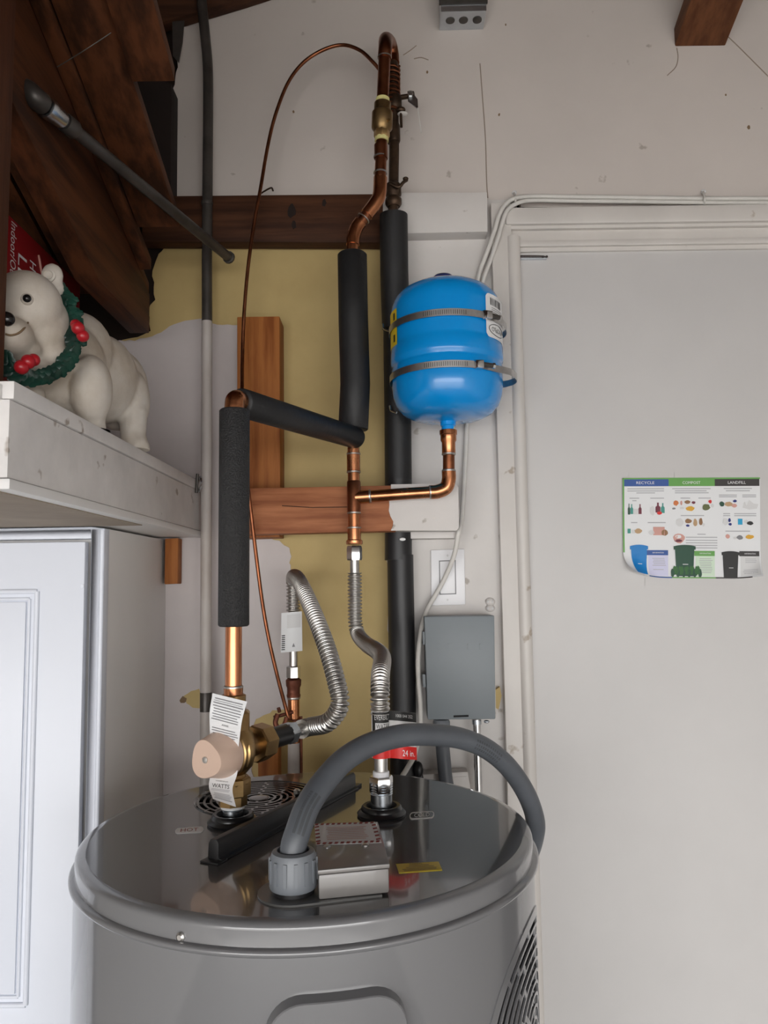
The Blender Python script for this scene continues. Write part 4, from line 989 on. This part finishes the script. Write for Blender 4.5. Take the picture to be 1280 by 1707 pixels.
# ------------------------------------------------------------------ grey liquid-tight conduit
K0 = lidp(489, 1486, .002); kx, ky = K0.x, K0.y
zc1 = at(490, 1432, ky).z
kc = thing('flexible_conduit', K0, 'grey flexible conduit arching over the heater lid', 'conduit')
kn = MB().lathe([(.0200, .003), (.0235, .005), (.0245, .008), (.0240, .016), (.0235, .034), (.0215, .0395), (.0165, .041), (.0150, .036)], K0, (0, 0, 1), 24, caps=False).build('connector_nut', Mt['conduitc'], kc)
for k in range(14):
    a = 2*math.pi*k/14; d = Vector((math.cos(a), math.sin(a), 0)); t = Vector((-d.y, d.x, 0))*.0018
    c_ = K0+d*.0232
    MB().prism([c_-t+Vector((0, 0, .012)), c_+t+Vector((0, 0, .012)), c_+t+Vector((0, 0, .034)), c_-t+Vector((0, 0, .034))], d*.0016).build('grip_rib', Mt['conduitc'], kn)
MB().lathe([(.0215, 0), (.0215, .004), (.019, .005)], K0, (0, 0, 1), 24).build('locknut', Mt['blackp'], kc)
ctr = [(kx, ky, K0.z+.02), (kx, ky, K0.z+.042)]
px_ = [(497, 1385, ky+.005), (513, 1343, ky+.02), (540, 1303, ky+.045), (576, 1265, ky+.075), (622, 1239, ky+.105), (672, 1226, ky+.135), (720, 1225, ky+.165), (768, 1231, ky+.20), (812, 1249, ky+.235), (850, 1282, ky+.27), (878, 1325, ky+.295), (892, 1366, ky+.315), (891, 1394, ky+.33), (880, 1428, ky+.36)]
pts = [v3(p) for p in ctr]+[at(*p) for p in px_]
last = pts[-1]
pts += [at(858, 1465, ky+.41), at(825, 1490, ky+.47), at(795, 1490, ky+.54)]
end = at(744, 1305, 1.495)
pts += [end+Vector((.022, 0, -.10)), end+Vector((.010, 0, -.04)), end, at(739, 1260, 1.495), at(736, 1222, 1.49)]
sp = spline(pts, 12)
conduit = MB().tube(sp, .0134, 28).build('conduit', Mt['conduit'], kc)
# printed marking along the conduit
for i0, i1, side in [(22, 40, -1), (112, 124, 1)]:
    m = MB()
    for i in range(i0, i1):
        p = sp[i]; tg = (sp[i+1]-sp[i-1]).normalized(); vdir = (CAM-p).normalized(); s_ = tg.cross(vdir).normalized(); n_ = s_.cross(tg).normalized()
        if n_.dot(vdir) < 0: n_ = -n_
        for w in (-.3, .1, .45):
            a_ = w; d = (n_*math.cos(a_)+s_*math.sin(a_)); q_ = p+d*.01355; ss_ = d.cross(tg)*.0016
            L0 = .0011+.0007*random.random()
            m.add([q_-tg*L0-ss_, q_+tg*L0-ss_, q_+tg*L0+ss_, q_-tg*L0+ss_], [(0, 1, 2, 3)])
    m.build('printed_marking', Mt['mark'], conduit, smooth=False)

# ------------------------------------------------------------------ disconnect box and wall fittings
db = thing('disconnect_box', at(768, 1200, 1.48), 'grey metal electrical disconnect box on the white wall', 'box')
YB = 1.472
ppoly([(709, 1029), (824, 1027), (827, 1197), (714, 1198)], YB+.006, D-YB-.004).build('back_box', Mt['wallw'], db, bevel=.002)
cv = ppoly([(707, 1028), (824, 1026), (826, 1199), (713, 1200)], YB, .05).build('cover', Mt['boxgrey'], db, bevel=.0025)
MB().prism([at(x, y, YB-.002) for x, y in [(756, 1193), (781, 1192), (781, 1195), (756, 1196)]], (0, .003, 0)).build('latch_slot', Mt['dark_hole'], cv, smooth=False)
for y0, y1 in [(1053, 1075), (1124, 1146)]:
    ppoly([(704, y0), (709, y0), (710, y1), (705, y1)], YB+.004, .03).build('hinge_tab', Mt['boxgrey'], cv, bevel=.001)
em = lambda u, v: at(768+u, 1078-v, YB-.0006)
m = MB()
for gx in (-37, -18, -4, 14, 34):
    for (x0, y0, x1, y1) in [(-3, -5, 3, -4), (-3, 4, 3, 5), (-3, -5, -2, 5)][:2 if gx in (-4,) else 3]:
        m.prism([em(gx+x0, y0), em(gx+x1, y0), em(gx+x1, y1), em(gx+x0, y1)], (0, .001, 0))
m.build('embossed_name', Mt['boxgrey'], cv, smooth=False)['kind'] = 'stuff'
ppoly([(826, 1150), (833, 1145), (836, 1160), (831, 1183), (826, 1180)], 1.535, .012).build('chipped_edge', Mt['yellow'], db, smooth=False)
MB().lathe([(.0155, 0), (.0165, .004), (.0165, .022), (.014, .026)], at(736, 1222, 1.49), (0, 0, 1), 20).build('conduit_fitting', Mt['conduitc'], db)
em_t = thing('metal_conduit', at(796, 1345, 1.505), 'thin shiny metal conduit dropping from the grey box', 'conduit')
xe = at(796, 1270, 1.505).x
MB().tube([Vector((xe, 1.505, at(796, 1199, 1.505).z)), Vector((xe, 1.505, .75))], .0075, 16).build('tube', Mt['chrome'], em_t)
MB().lathe([(.0092, 0), (.0092, .008)], Vector((xe, 1.505, at(796, 1207, 1.505).z)), (0, 0, 1), 16).build('collar', Mt['zinc'], em_t)
MB().ell(at(811, 1203, 1.50), .006, .004, .003).build('mounting_tab', Mt['zinc'], em_t)
# light switch
sw = thing('light_switch', at(746, 1010, D), 'white rocker light switch plate crossed by a cable', 'switch')
ppoly([(718, 917), (774, 915), (776, 1008), (719, 1010)], D-.006, .006).build('plate', Mt['plastw'], sw, bevel=.002)
ppoly([(731.5, 934.5), (759.5, 933.5), (760.5, 990.5), (732.5, 991.5)], D-.0064, .001).build('rocker_gap', Mt['greyink'], sw, smooth=False)
ppoly([(733, 936), (758, 935), (759, 989), (734, 990)], D-.0095, .004).build('rocker', Mt['plastw'], sw, bevel=.001)
for y in (926, 1000): MB().lathe([(.0022, 0), (.002, .0006)], at(746, y, D-.006), (0, -1, 0), 10).build('plate_screw', Mt['plight'], sw)
# low outlet box + plug
oc = thing('outlet_box', at(746, 1330, 1.52), 'cream surface outlet box just behind the heater lid', 'outlet')
ppoly([(702, 1291), (780, 1286), (790, 1345), (702, 1345)], 1.515, .035).build('box', Mt['trim'], oc, bevel=.004)
ppoly([(744, 1296), (778, 1294), (779, 1340), (745, 1340)], 1.5135, .003).build('cover', Mt['trim'], oc, bevel=.001)
pg = thing('black_plug', at(697, 1295, 1.50), 'black plug beside the drain pipe behind the heater', 'plug')
MB().ell(at(697, 1283, 1.50), .010, .012, .016).build('plug_body', Mt['blackp'], pg)
MB().tube(spline([at(690, 1290, 1.505), at(697, 1285, 1.50), at(703, 1300, 1.50), at(703, 1340, 1.50)], 5), .004, 8).build('plug_cord', Mt['blackp'], pg)
# painted cable staple
cs = thing('cable_staple', at(818, 1020, D), 'small painted-over staple at the door casing', 'staple')
MB().ell(at(817, 1003, D-.003), .010, .005, .008).ell(at(817, 1014, D-.003), .010, .005, .007).build('staple_body', Mt['wallw'], cs)
for x, y in [(813, 1003), (821, 1003), (813, 1014), (821, 1014)]: MB().ell(at(x, y, D-.008), .002, .0015, .003).build('staple_hole', Mt['plight'], cs)
# cables
kw = [(1330, 331, 1.53), (1240, 331, 1.53), (1170, 331, 1.53), (1060, 329.5, 1.53), (950, 328, 1.53), (890, 327.5, 1.53), (862, 330, 1.525), (845, 338, 1.522), (832, 358, 1.52), (824, 385, 1.52), (810, 425, 1.53), (798, 460, 1.538), (790, 520, 1.54), (782, 620, 1.54), (776, 760, 1.54), (770, 860, 1.515), (764, 888, 1.495), (757, 925, 1.51), (742, 962, 1.525), (728, 988, 1.53), (712, 1016, 1.525), (703, 1045, 1.50), (697, 1095, 1.49), (698, 1140, 1.49), (701, 1180, 1.49), (700, 1220, 1.485), (692, 1256, 1.475), (678, 1282, 1.472), (668, 1300, 1.475), (660, 1340, 1.48)]
tag(MB().tube(spline([at(*p) for p in kw], 6), .0048, 12).build('electrical_cable', Mt['cable']), 'white cable over the door casing and down past the switch', 'cable')
k2 = [(1330, 338, 1.529), (1240, 338, 1.529), (1160, 337.5, 1.529), (1050, 336, 1.529), (950, 335, 1.529), (890, 334, 1.526), (864, 338, 1.52), (846, 350, 1.518), (837, 372, 1.516), (829, 400, 1.517), (817, 435, 1.525), (806, 465, 1.53), (800, 500, 1.535), (794, 600, 1.54)]
tag(MB().tube(spline([at(*p) for p in k2], 6), .0044, 12).build('electrical_cable', Mt['cable']), 'lower of two white cables running along the door casing', 'cable')
for x, y, lb2 in [(857, 322, 'cable clip at the corner of the door casing'), (1172, 320, 'cable clip above the middle of the door')]:
    k_ = thing('cable_clip', at(x, y, D), lb2, 'clip', 'clips holding the white cable')
    MB().lathe([(.005, 0), (.005, .003), (.002, .005)], at(x, y, D), (0, -1, 0), 12).build('nail_head', Mt['plight'], k_)
    MB().tube(spline([at(x, y, D-.003), at(x+2, y+8, D-.027), at(x+2, y+16, D-.026), at(x+2, y+24, D-.01)], 4), .0025, 8).build('strap', Mt['cable'], k_)
# metal plate over the door
mp_ = thing('metal_strip', at(882, 431, 1.54), 'thin metal strip with screws at the top of the door', 'strip')
ppoly([(853, 425), (903, 425.5), (912, 427), (912, 431), (853, 431.5)], 1.537, .008).build('strip', Mt['zinc'], mp_, bevel=.0006)
for x in (856, 905, 911): MB().lathe([(.0028, 0), (.0024, .002)], at(x, 428, 1.537), (0, -1, 0), 10).build('screw', Mt['galv'], mp_)
# octagon of the ceiling: metal junction box at top
jt = thing('metal_wall_box', at(772, 22, D), 'galvanized electrical box on the wall at the top edge', 'box')
ppoly([(734, -60), (811, -62), (811, 18), (735, 20)], 1.495, .055).build('box', Mt['zinc'], jt, bevel=.002)
ppoly([(731, -62), (813, -64), (813, 4), (732, 6)], 1.490, .006).build('cover', Mt['galv'], jt, bevel=.001)
za = at(734, 20, 1.495).z
for x in (750, 772, 795): MB().lathe([(.010, 0), (.0095, .0012)], Vector((at(x, 18, 1.52).x, 1.52, za+.0003)), (0, 0, -1), 20).build('knockout', Mt['galv'], jt)

# ------------------------------------------------------------------ steel pipes on the left
vp = thing('vertical_conduit', at(343, 1300, 1.504), 'vertical steel conduit, dark above and painted white below', 'conduit')
MB().tube(spline([at(x, y, 1.504) for x, y in [(333, -60), (336, 0), (341, 50), (346, 105), (347, 160), (346, 300), (345, 420), (345, 538)]], 8), .0105, 18).build('bare_pipe', Mt['galv'], vp)
MB().tube([at(345, 536, 1.504), at(344, 800, 1.504), at(343, 1150, 1.504), at(342, 1500, 1.504)], .0108, 18).build('painted_pipe', Mt['galvp'], vp)
MB().lathe([(.0115, 0), (.012, .002), (.012, .006), (.0115, .008)], at(345, 342, 1.504), (0, 0, 1), 18).build('joint_ring', Mt['galv'], vp)
MB().lathe([(.0114, 0), (.0116, .036), (.0114, .0365)], at(343, 1186, 1.504), (0, 0, 1), 18).build('pipe_strap', Mt['galv'], vp)
dp = thing('diagonal_pipe', at(378, 428, 1.485), 'dark steel pipe slanting from the rafters down to the wall', 'pipe')
A, B = at(62, 166, .965), at(380, 428, 1.466)
d_ = (B-A).normalized()
MB().tube([A, B], .0095, 16).build('pipe', Mt['galv'], dp)
MB().lathe([(.0125, 0), (.0135, .002), (.0135, .020), (.0125, .022)], A+d_*.052, d_, 18).build('collar', Mt['galv'], dp)
MB().lathe([(.0110, 0), (.0125, .004), (.0135, .020), (.0150, .026), (.0150, .034), (.0115, .036)], A+d_*.050, -d_, 18).build('coupling', Mt['zinc'], dp)
MB().tube(spline([A+d_*.01, A-d_*.004, A+Vector((-.012, -.004, .010)), A+Vector((-.04, -.01, .018))], 6), .0145, 16).build('elbow', Mt['galv'], dp)
MB().lathe([(.0085, 0), (.0125, .001), (.0125, .006), (.007, .008)], B, d_, 12).build('end_fitting', Mt['galv'], dp)

# ------------------------------------------------------------------ poster on the door
YPo = 1.5435
C4 = [at(1038, 963, YPo), at(1268, 965, YPo), at(1266, 796, YPo), at(1037, 797, YPo)]
def sheet(u, v, o=0.0):
    p = C4[0].lerp(C4[1], u).lerp(C4[3].lerp(C4[2], u), v)
    cl = max(0, .30-(u*.9+v))/.30; cr = max(0, .22-((1-u)*1.0+v*.8))/.22; ct = 0
    p = p+Vector((.012*cl*cl, -.030*cl*cl, .014*cl*cl)) + Vector((-.006*cr*cr, -.024*cr*cr, .006*cr*cr))
    p.y -= .002*math.sin(u*5)*(1-v)+.0015
    return p+Vector((0, -o, 0))
ps = thing('waste_poster', sheet(.5, 0), 'recycle compost and landfill sorting poster taped on the door', 'poster')
MB().sheet(sheet, 40, 30, (0, .0004, 0)).build('poster_sheet', Mt['paper'], ps)
m = MB()
for f_ in [lambda u, v: sheet(u, .985+.015*v, .0004), lambda u, v: sheet(.0+.012*u, .25+.75*v, .0004)]: m.grid(f_, 12, 4)
m.build('green_border', Mt['pgreen'], ps)
def patch(u0, u1, v0, v1, name, mm, o=.0005, n=10): return MB().grid(lambda u, v: sheet(u0+(u1-u0)*u, v0+(v1-v0)*v, o), n, 4).build(name, Mt[mm], ps)
def ptext(body, uc, vc, w, h, mm, o=.001):
    V, FA = text_on(body, uc, vc, w, h, lambda u, v: sheet(u, v, o)); MB().add(V, FA).build('lettering', Mt[mm], ps, smooth=False)
for k, (nm, mm, uc) in enumerate([('RECYCLE', 'pblue', .165), ('COMPOST', 'pgreen', .5), ('LANDFILL', 'pblack', .83)]):
    patch(k*.335+.012*(k == 0), k*.335+.335-.01*(k == 2), .915, .985, 'header_band', mm); ptext(nm, uc, .95, .13, .028, 'paper')
m = MB()
def line(u0, u1, v, h=.009): m.grid(lambda u, w: sheet(u0+(u1-u0)*u, v+h*w, .0006), 5, 1)
for u0, u1, vs_ in [(.035, .30, (.885, .863)), (.10, .235, (.843,)), (.36, .64, (.885,)), (.38, .61, (.863,)), (.38, .625, (.843,)), (.735, .94, (.885,)), (.75, .925, (.863,)), (.05, .12, (.79,)), (.07, .10, (.765,)), (.2, .30, (.79,)), (.42, .49, (.79,)), (.55, .64, (.79,)), (.70, .83, (.82, .803)), (.87, .97, (.82, .803)), (.42, .59, (.615,)), (.73, .78, (.635, .615)), (.81, .97, (.635, .615)), (.745, .925, (.462,)), (.06, .105, (.545,)), (.18, .31, (.545,)), (.54, .6, (.43,)), (.455, .685, (.40, .37, .345, .32)), (.49, .685, (.295,))]:
    for v in vs_: line(u0, u1, v)
for u0, u1, v0, n in [(.21, .31, .19, 5), (.215, .30, .08, 1), (.55, .65, .19, 9), (.88, .97, .19, 3), (.87, .985, .08, 3)]:
    for k in range(n): line(u0+random.uniform(0, .01), u1-random.uniform(0, .015), v0-k*.017, .006)
m.build('print_lines', Mt['lightink'], ps)
for u0, u1, v1, mb, mh in [(.18, .325, .275, 'plav', 'pblue'), (.525, .665, .27, 'pmint', 'pgreen'), (.855, .99, .27, 'plight', 'pblack')]:
    patch(u0, u1, .02, v1-.05, 'info_panel', mb, .0004); patch(u0-.01, u1, v1-.05, v1, 'info_band', mh, .0008); ptext('INFORMATION', (u0+u1)/2, v1-.025, .08, .014, 'paper', .0012)
def blob(uc, vc, ru, rv, mm, o=.0009, sq=False):
    n = 4 if sq else 12
    MB().add([sheet(uc+ru*math.cos(2*math.pi*(k+.5)/n)*(1.3 if sq else random.uniform(.85, 1.1)), vc+rv*math.sin(2*math.pi*(k+.5)/n)*(1.3 if sq else random.uniform(.85, 1.1)), o) for k in range(n)], [tuple(range(n))]).build('picture', Mt[mm], ps, smooth=False)
def bottle(uc, vb, w, h, mm):
    MB().add([sheet(uc+x*w, vb+y*h, .001) for x, y in [(-.5, 0), (.5, 0), (.5, .55), (.18, .7), (.18, 1), (-.18, 1), (-.18, .7), (-.5, .55)]], [tuple(range(8))]).build('picture', Mt[mm], ps, smooth=False)
bottle(.045, .63, .016, .11, 'bingreen'); bottle(.065, .635, .02, .10, 'teal'); bottle(.125, .635, .022, .10, 'maroon'); blob(.095, .66, .02, .03, 'plight', sq=True)
bottle(.255, .65, .035, .10, 'maroon'); bottle(.29, .645, .026, .10, 'teal'); blob(.265, .645, .018, .018, 'red', .0013); blob(.215, .67, .018, .05, 'plight')
blob(.045, .465, .012, .025, 'teal', sq=True); blob(.075, .46, .014, .02, 'plight', sq=True); blob(.11, .465, .028, .025, 'kraft')
blob(.26, .465, .045, .045, 'pink', sq=True); blob(.205, .45, .022, .025, 'plight'); blob(.30, .45, .025, .03, 'brownp')
for u, v, a, b, c in [(.385, .745, .02, .028, 'orange'), (.425, .745, .008, .025, 'pink'), (.47, .755, .022, .018, 'brownp'), (.515, .75, .014, .014, 'maroon'), (.37, .69, .014, .01, 'greyink'), (.43, .695, .016, .012, 'plight'), (.49, .69, .032, .025, 'gold'), (.605, .705, .03, .032, 'olive'), (.635, .76, .013, .018, 'red'), (.65, .72, .012, .02, 'plight'), (.41, .55, .03, .042, 'plight'), (.475, .565, .024, .025, 'brownp'), (.47, .52, .014, .012, 'navy'), (.525, .55, .015, .04, 'kraft'), (.565, .56, .014, .035, 'brownp'), (.585, .53, .01, .018, 'plight'), (.405, .395, .042, .05, 'pink'), (.40, .37, .03, .015, 'maroon'), (.40, .41, .022, .02, 'paper'), (.72, .735, .018, .028, 'bingreen'), (.77, .735, .03, .025, 'kraft'), (.815, .765, .014, .014, 'navy'), (.81, .72, .02, .02, 'pink'), (.745, .56, .02, .035, 'plight'), (.775, .575, .01, .02, 'navy'), (.78, .535, .012, .014, 'navy'), (.895, .56, .016, .02, 'plight'), (.925, .545, .024, .02, 'ink'), (.76, .415, .016, .022, 'pink'), (.85, .405, .024, .022, 'greyink'), (.815, .40, .014, .014, 'plight'), (.92, .41, .032, .022, 'gold')]:
    blob(u, v, a, b, c)
blob(.853, .56, .018, .032, 'sky', sq=True)
MB().add([sheet(u, v, .001) for u, v in [(.87, .70), (.885, .76), (.90, .72), (.92, .775), (.95, .74), (.985, .735), (.975, .69), (.92, .68)]], [tuple(range(8))]).build('picture', Mt['plight'], ps, smooth=False)
def bin_(u0, u1, v0, v1, mm, lid):
    w = u1-u0
    MB().grid(lambda u, v: sheet(u0+w*(.12+.76*u)+w*.06*(u-.5)*2*v, v0+(v1-v0)*v*.85, .0011), 4, 6).build('bin_picture', Mt[mm], ps)
    MB().grid(lambda u, v: sheet(u0+w*u, v0+(v1-v0)*(.83+.15*v*(1-.3*(2*u-1)**2)), .0014), 6, 2).build('bin_lid_picture', Mt[lid], ps)
    MB().grid(lambda u, v: sheet(u0+w*(.4+.25*u), v0+(v1-v0)*(.36+.02*v), .0016), 2, 1).build('print_lines', Mt['paper'], ps)
bin_(.05, .18, .02, .335, 'binblue', 'binblue'); bin_(.365, .525, .02, .335, 'bingreen', 'bingreen'); bin_(.715, .845, .005, .275, 'ink', 'ink')
for k in range(16): blob(.355+.2*k/15, .05+.035*math.sin(k*2.1)**2, .013, .045, 'pleaf' if k % 3 else 'bingreen', .0018)
patch(.35, .67, .0, .012, 'green_border', 'pgreen', .0019); patch(.67, .93, .0, .012, 'header_band', 'pblack', .0019); patch(.17, .35, .0, .012, 'header_band', 'pblue', .0019)
# tape
for (x0, y0, x1, y1) in [(1048, 786, 1116, 797), (1124, 787, 1260, 797), (1075, 963, 1115, 976)]:
    tp_ = MB().sheet(lambda u, v: at(x0+(x1-x0)*u, y0+(y1-y0)*v, 1.5440), 2, 2, (0, -.0003, 0)).build('tape_strip', Mt['door'], ps)

# ------------------------------------------------------------------ red carton behind the bear
XB = -.565
rb0 = atx(14, 357, XB); zt_ = rb0.z; zd = zt
Ya, Yb_ = rb0.y-.05, atx(134, 471, XB).y
bx_ = thing('red_carton', (XB-.1, 1.2, zd), 'red cardboard carton of holiday lights behind the bear', 'carton')
MB().box((XB-.22, Ya, zd), (XB, Yb_, zt_)).build('carton', Mt['redbox'], bx_, bevel=.002)
cf = lambda y, z: Vector((XB+.0006, y, z))
for bd, yy_, zz_, w, h, mm in [(b_, atx(x_, y_, XB).y, atx(x_, y_, XB).z, w_, h_, 'paper') for b_, x_, y_, w_, h_ in [('Indoor/Outdoor', 21, 440, .13, .018), ('LED', 36, 466, .075, .028), ('HOLIDAY', 53, 487, .10, .022)]]:
    V, FA = text_on(bd, 0, 0, w, h, lambda u, v: cf(yy_+v, zz_-u)); MB().add(V, FA).build('lettering', Mt[mm], bx_, smooth=False)
MB().tube(spline([cf(Ya+.235, zt_-.02), cf(Ya+.24, zt_-.06), cf(Ya+.25, zt_-.09), cf(Ya+.275, zt_-.10)], 6), .003, 6).build('swirl', Mt['paper'], bx_)
MB().tube(spline([cf(Ya+.15, zt_-.02), cf(Ya+.17, zt_-.05), cf(Ya+.19, zt_-.02)], 6), .002, 6).build('swirl', Mt['pink'], bx_)
MB().add([cf(Yb_-.09, zt_-.20), cf(Yb_-.03, zt_-.20), cf(Yb_-.03, zt_-.08), cf(Yb_-.09, zt_-.08)], [(0, 1, 2, 3)]).build('picture_panel', Mt['plight'], bx_, smooth=False)

# ------------------------------------------------------------------ polar bear figurine
bear = thing('bear_figurine', (at(170, 740, 1.02).x, 1.05, zt), 'cream polar bear figurine wearing a holly wreath on the shelf', 'figurine')
m = MB()
def E(px, py, Y, rx, ry, rd, tilt=0):
    m.ell(at(px, py, Y), S(rx, Y), rd, S(ry, Y), Matrix.Rotation(math.radians(tilt), 3, 'Y') if tilt else None, 20, 14)
def limb(pts):
    P = [at(x, y, Y) for x, y, Y, r in pts]; R = [S(r, Y) for x, y, Y, r in pts]
    for (a, b, ra, rb) in zip(P, P[1:], R, R[1:]):
        for k in range(7):
            t = k/6; m.ell(a.lerp(b, t), ra+(rb-ra)*t, ra+(rb-ra)*t, ra+(rb-ra)*t, None, 14, 10)
E(44, 512, .925, 60, 62, .042)            # skull
E(70, 545, .945, 46, 62, .04)             # cheek
E(18, 560, .885, 36, 34, .036)            # muzzle
E(6, 550, .87, 24, 22, .03)               # nose bridge
E(30, 582, .91, 38, 26, .032)              # jaw
E(84, 560, .98, 40, 66, .05)              # neck
E(60, 615, .955, 48, 40, .045)            # throat fur
E(87, 460, .955, 19, 22, .011)            # ear
E(92, 482, .958, 16, 16, .012)
E(105, 610, 1.03, 70, 78, .06)            # chest
E(84, 655, 1.0, 58, 40, .045)
E(92, 598, .955, 34, 24, .03)
E(66, 620, .94, 34, 20, .03)
E(135, 590, 1.07, 52, 70, .06)            # shoulders
E(168, 632, 1.13, 60, 76, .07)            # trunk
E(196, 650, 1.19, 50, 70, .055)           # rump
E(152, 650, .995, 34, 60, .036)           # shoulder of near front leg
limb([(148, 660, 1.005, 33), (147, 700, 1.005, 28), (150, 726, 1.005, 28)])
E(158, 732, 1.0, 25, 14, .024)
limb([(40, 665, .93, 36), (38, 715, .925, 32), (36, 745, .92, 33)])
E(222, 668, 1.17, 27, 52, .034)
limb([(222, 690, 1.16, 24), (222, 730, 1.155, 21), (226, 748, 1.15, 24)])
limb([(110, 690, 1.16, 24), (112, 745, 1.16, 22)])
bo = m.build('bear_body_raw', None, None)
rm = bo.modifiers.new('r', 'REMESH'); rm.mode = 'VOXEL'; rm.voxel_size = .0032
sm = bo.modifiers.new('s', 'SMOOTH'); sm.factor = .5; sm.iterations = 3
bpy.context.view_layer.update(); dg = bpy.context.evaluated_depsgraph_get()
me = bpy.data.meshes.new_from_object(bo.evaluated_get(dg)); off = bo.location-bear.location
bpy.data.objects.remove(bo)
zmin = zt-bear.location.z+.0002
for v in me.vertices:
    v.co += off
    if v.co.z < zmin: v.co.z = zmin
for p in me.polygons: p.use_smooth = True
me.materials.clear(); me.materials.append(Mt['bear'])
bb = bpy.data.objects.new('body', me); COL.objects.link(bb); bb.parent = bear; ORG[bb.name] = ORG[bear.name]
def snap(px, py, push=0):
    # point on the bear surface under a pixel
    o_ = CAM-bear.location; r = ray(px, py).normalized()
    hit, loc, nor, idx = bb.ray_cast(o_, r) if False else (False, None, None, None)
    return None
from mathutils.bvhtree import BVHTree
bvh = BVHTree.FromPolygons([v.co+bear.location for v in me.vertices], [tuple(p.vertices) for p in me.polygons])
def hit(px, py, dflt=.92):
    r = ray(px, py).normalized(); loc, nor, i, d = bvh.ray_cast(CAM, r)
    return (loc, nor) if loc else (at(px, py, dflt), Vector((0, -1, 0)))
p, n = hit(45, 499); MB().ell(p, .0072, .0072, .0072, None, 16, 12).build('eye_socket', Mt['bear'], bear); MB().ell(p+n*.0038, .0052, .0052, .0052, None, 16, 12).build('eye', Mt['eyeb'], bear)
p, n = hit(9, 532, .86); MB().ell(p, .011, .008, .009, None, 16, 12).build('nose', Mt['eyeb'], bear)
mp2 = [hit(x, y, .87)[0]+Vector((0, -.0003, 0)) for x, y in [(47, 538), (40, 548), (30, 556), (18, 559), (9, 557)]]
MB().tube(spline(mp2, 4), .0013, 6).build('mouth_line', Mt['dirt'], bear)
p, n = hit(82, 459); MB().lathe([(.0085, .0005), (.0085, .002), (.006, .0032), (.0045, .0015), (.0001, .0008)], p, n, 18, caps=False).build('ear_rim', Mt['bear'], bear)
wr = MB().tube(spline([at(98, 476, .97), at(118, 520, .965), at(125, 560, .955), at(117, 595, .945), at(97, 618, .93), at(68, 631, .915), at(36, 626, .90), at(8, 604, .89)], 6), .0085, 10).build('wreath', Mt['leaf'], bear)
wp_ = resample(spline([at(98, 478, .962), at(118, 518, .955), at(126, 556, .943), at(118, 594, .93), at(97, 618, .915), at(68, 631, .90), at(36, 626, .885), at(8, 604, .875)], 8), .0085)
for i, p in enumerate(wp_):
    tg = (wp_[min(i+1, len(wp_)-1)]-wp_[max(0, i-1)]).normalized()
    for sgn in (-1, 1):
        side = tg.cross(Vector((0, -1, 0))).normalized()*sgn
        dl_ = (tg*.8+side*random.uniform(.5, 1.0)+Vector((0, -random.uniform(-.1, .35), 0))).normalized(); wv = dl_.cross(Vector((0, -1, 0))).normalized()*random.uniform(.0055, .0075)
        L0 = random.uniform(.019, .026); up_ = Vector((0, -.0035, 0)); b0_ = p-dl_*.004
        prof_ = [(0, .2), (.25, .9), (.4, .6), (.55, 1.0), (.72, .55), (.85, .6), (1, .02)]
        vs_ = []; 
        for t, w in prof_: vs_ += [b0_+dl_*L0*t+wv*w, b0_+dl_*L0*t+up_*(1-t*.6), b0_+dl_*L0*t-wv*w]
        n0 = len(vs_); vs_ += [q_+Vector((0, .0012, 0)) for q_ in vs_]
        fs_ = []
        for k in range(len(prof_)-1):
            for c_ in (0, 1):
                a_ = k*3+c_; fs_ += [(a_, a_+1, a_+4, a_+3), (n0+a_+3, n0+a_+4, n0+a_+1, n0+a_)]
        MB().add(vs_, fs_).build('leaf', Mt['leaf'], wr, angle=60)
for x, y, Y, r in [(130, 547, .925, .0082), (138, 560, .93, .0078), (126, 541, .93, .0065), (36, 612, .868, .0085), (47, 603, .872, .0085), (56, 600, .878, .0075)]:
    MB().ell(at(x, y, Y), r, r, r, None, 16, 12).build('berry', Mt['berry'], wr)
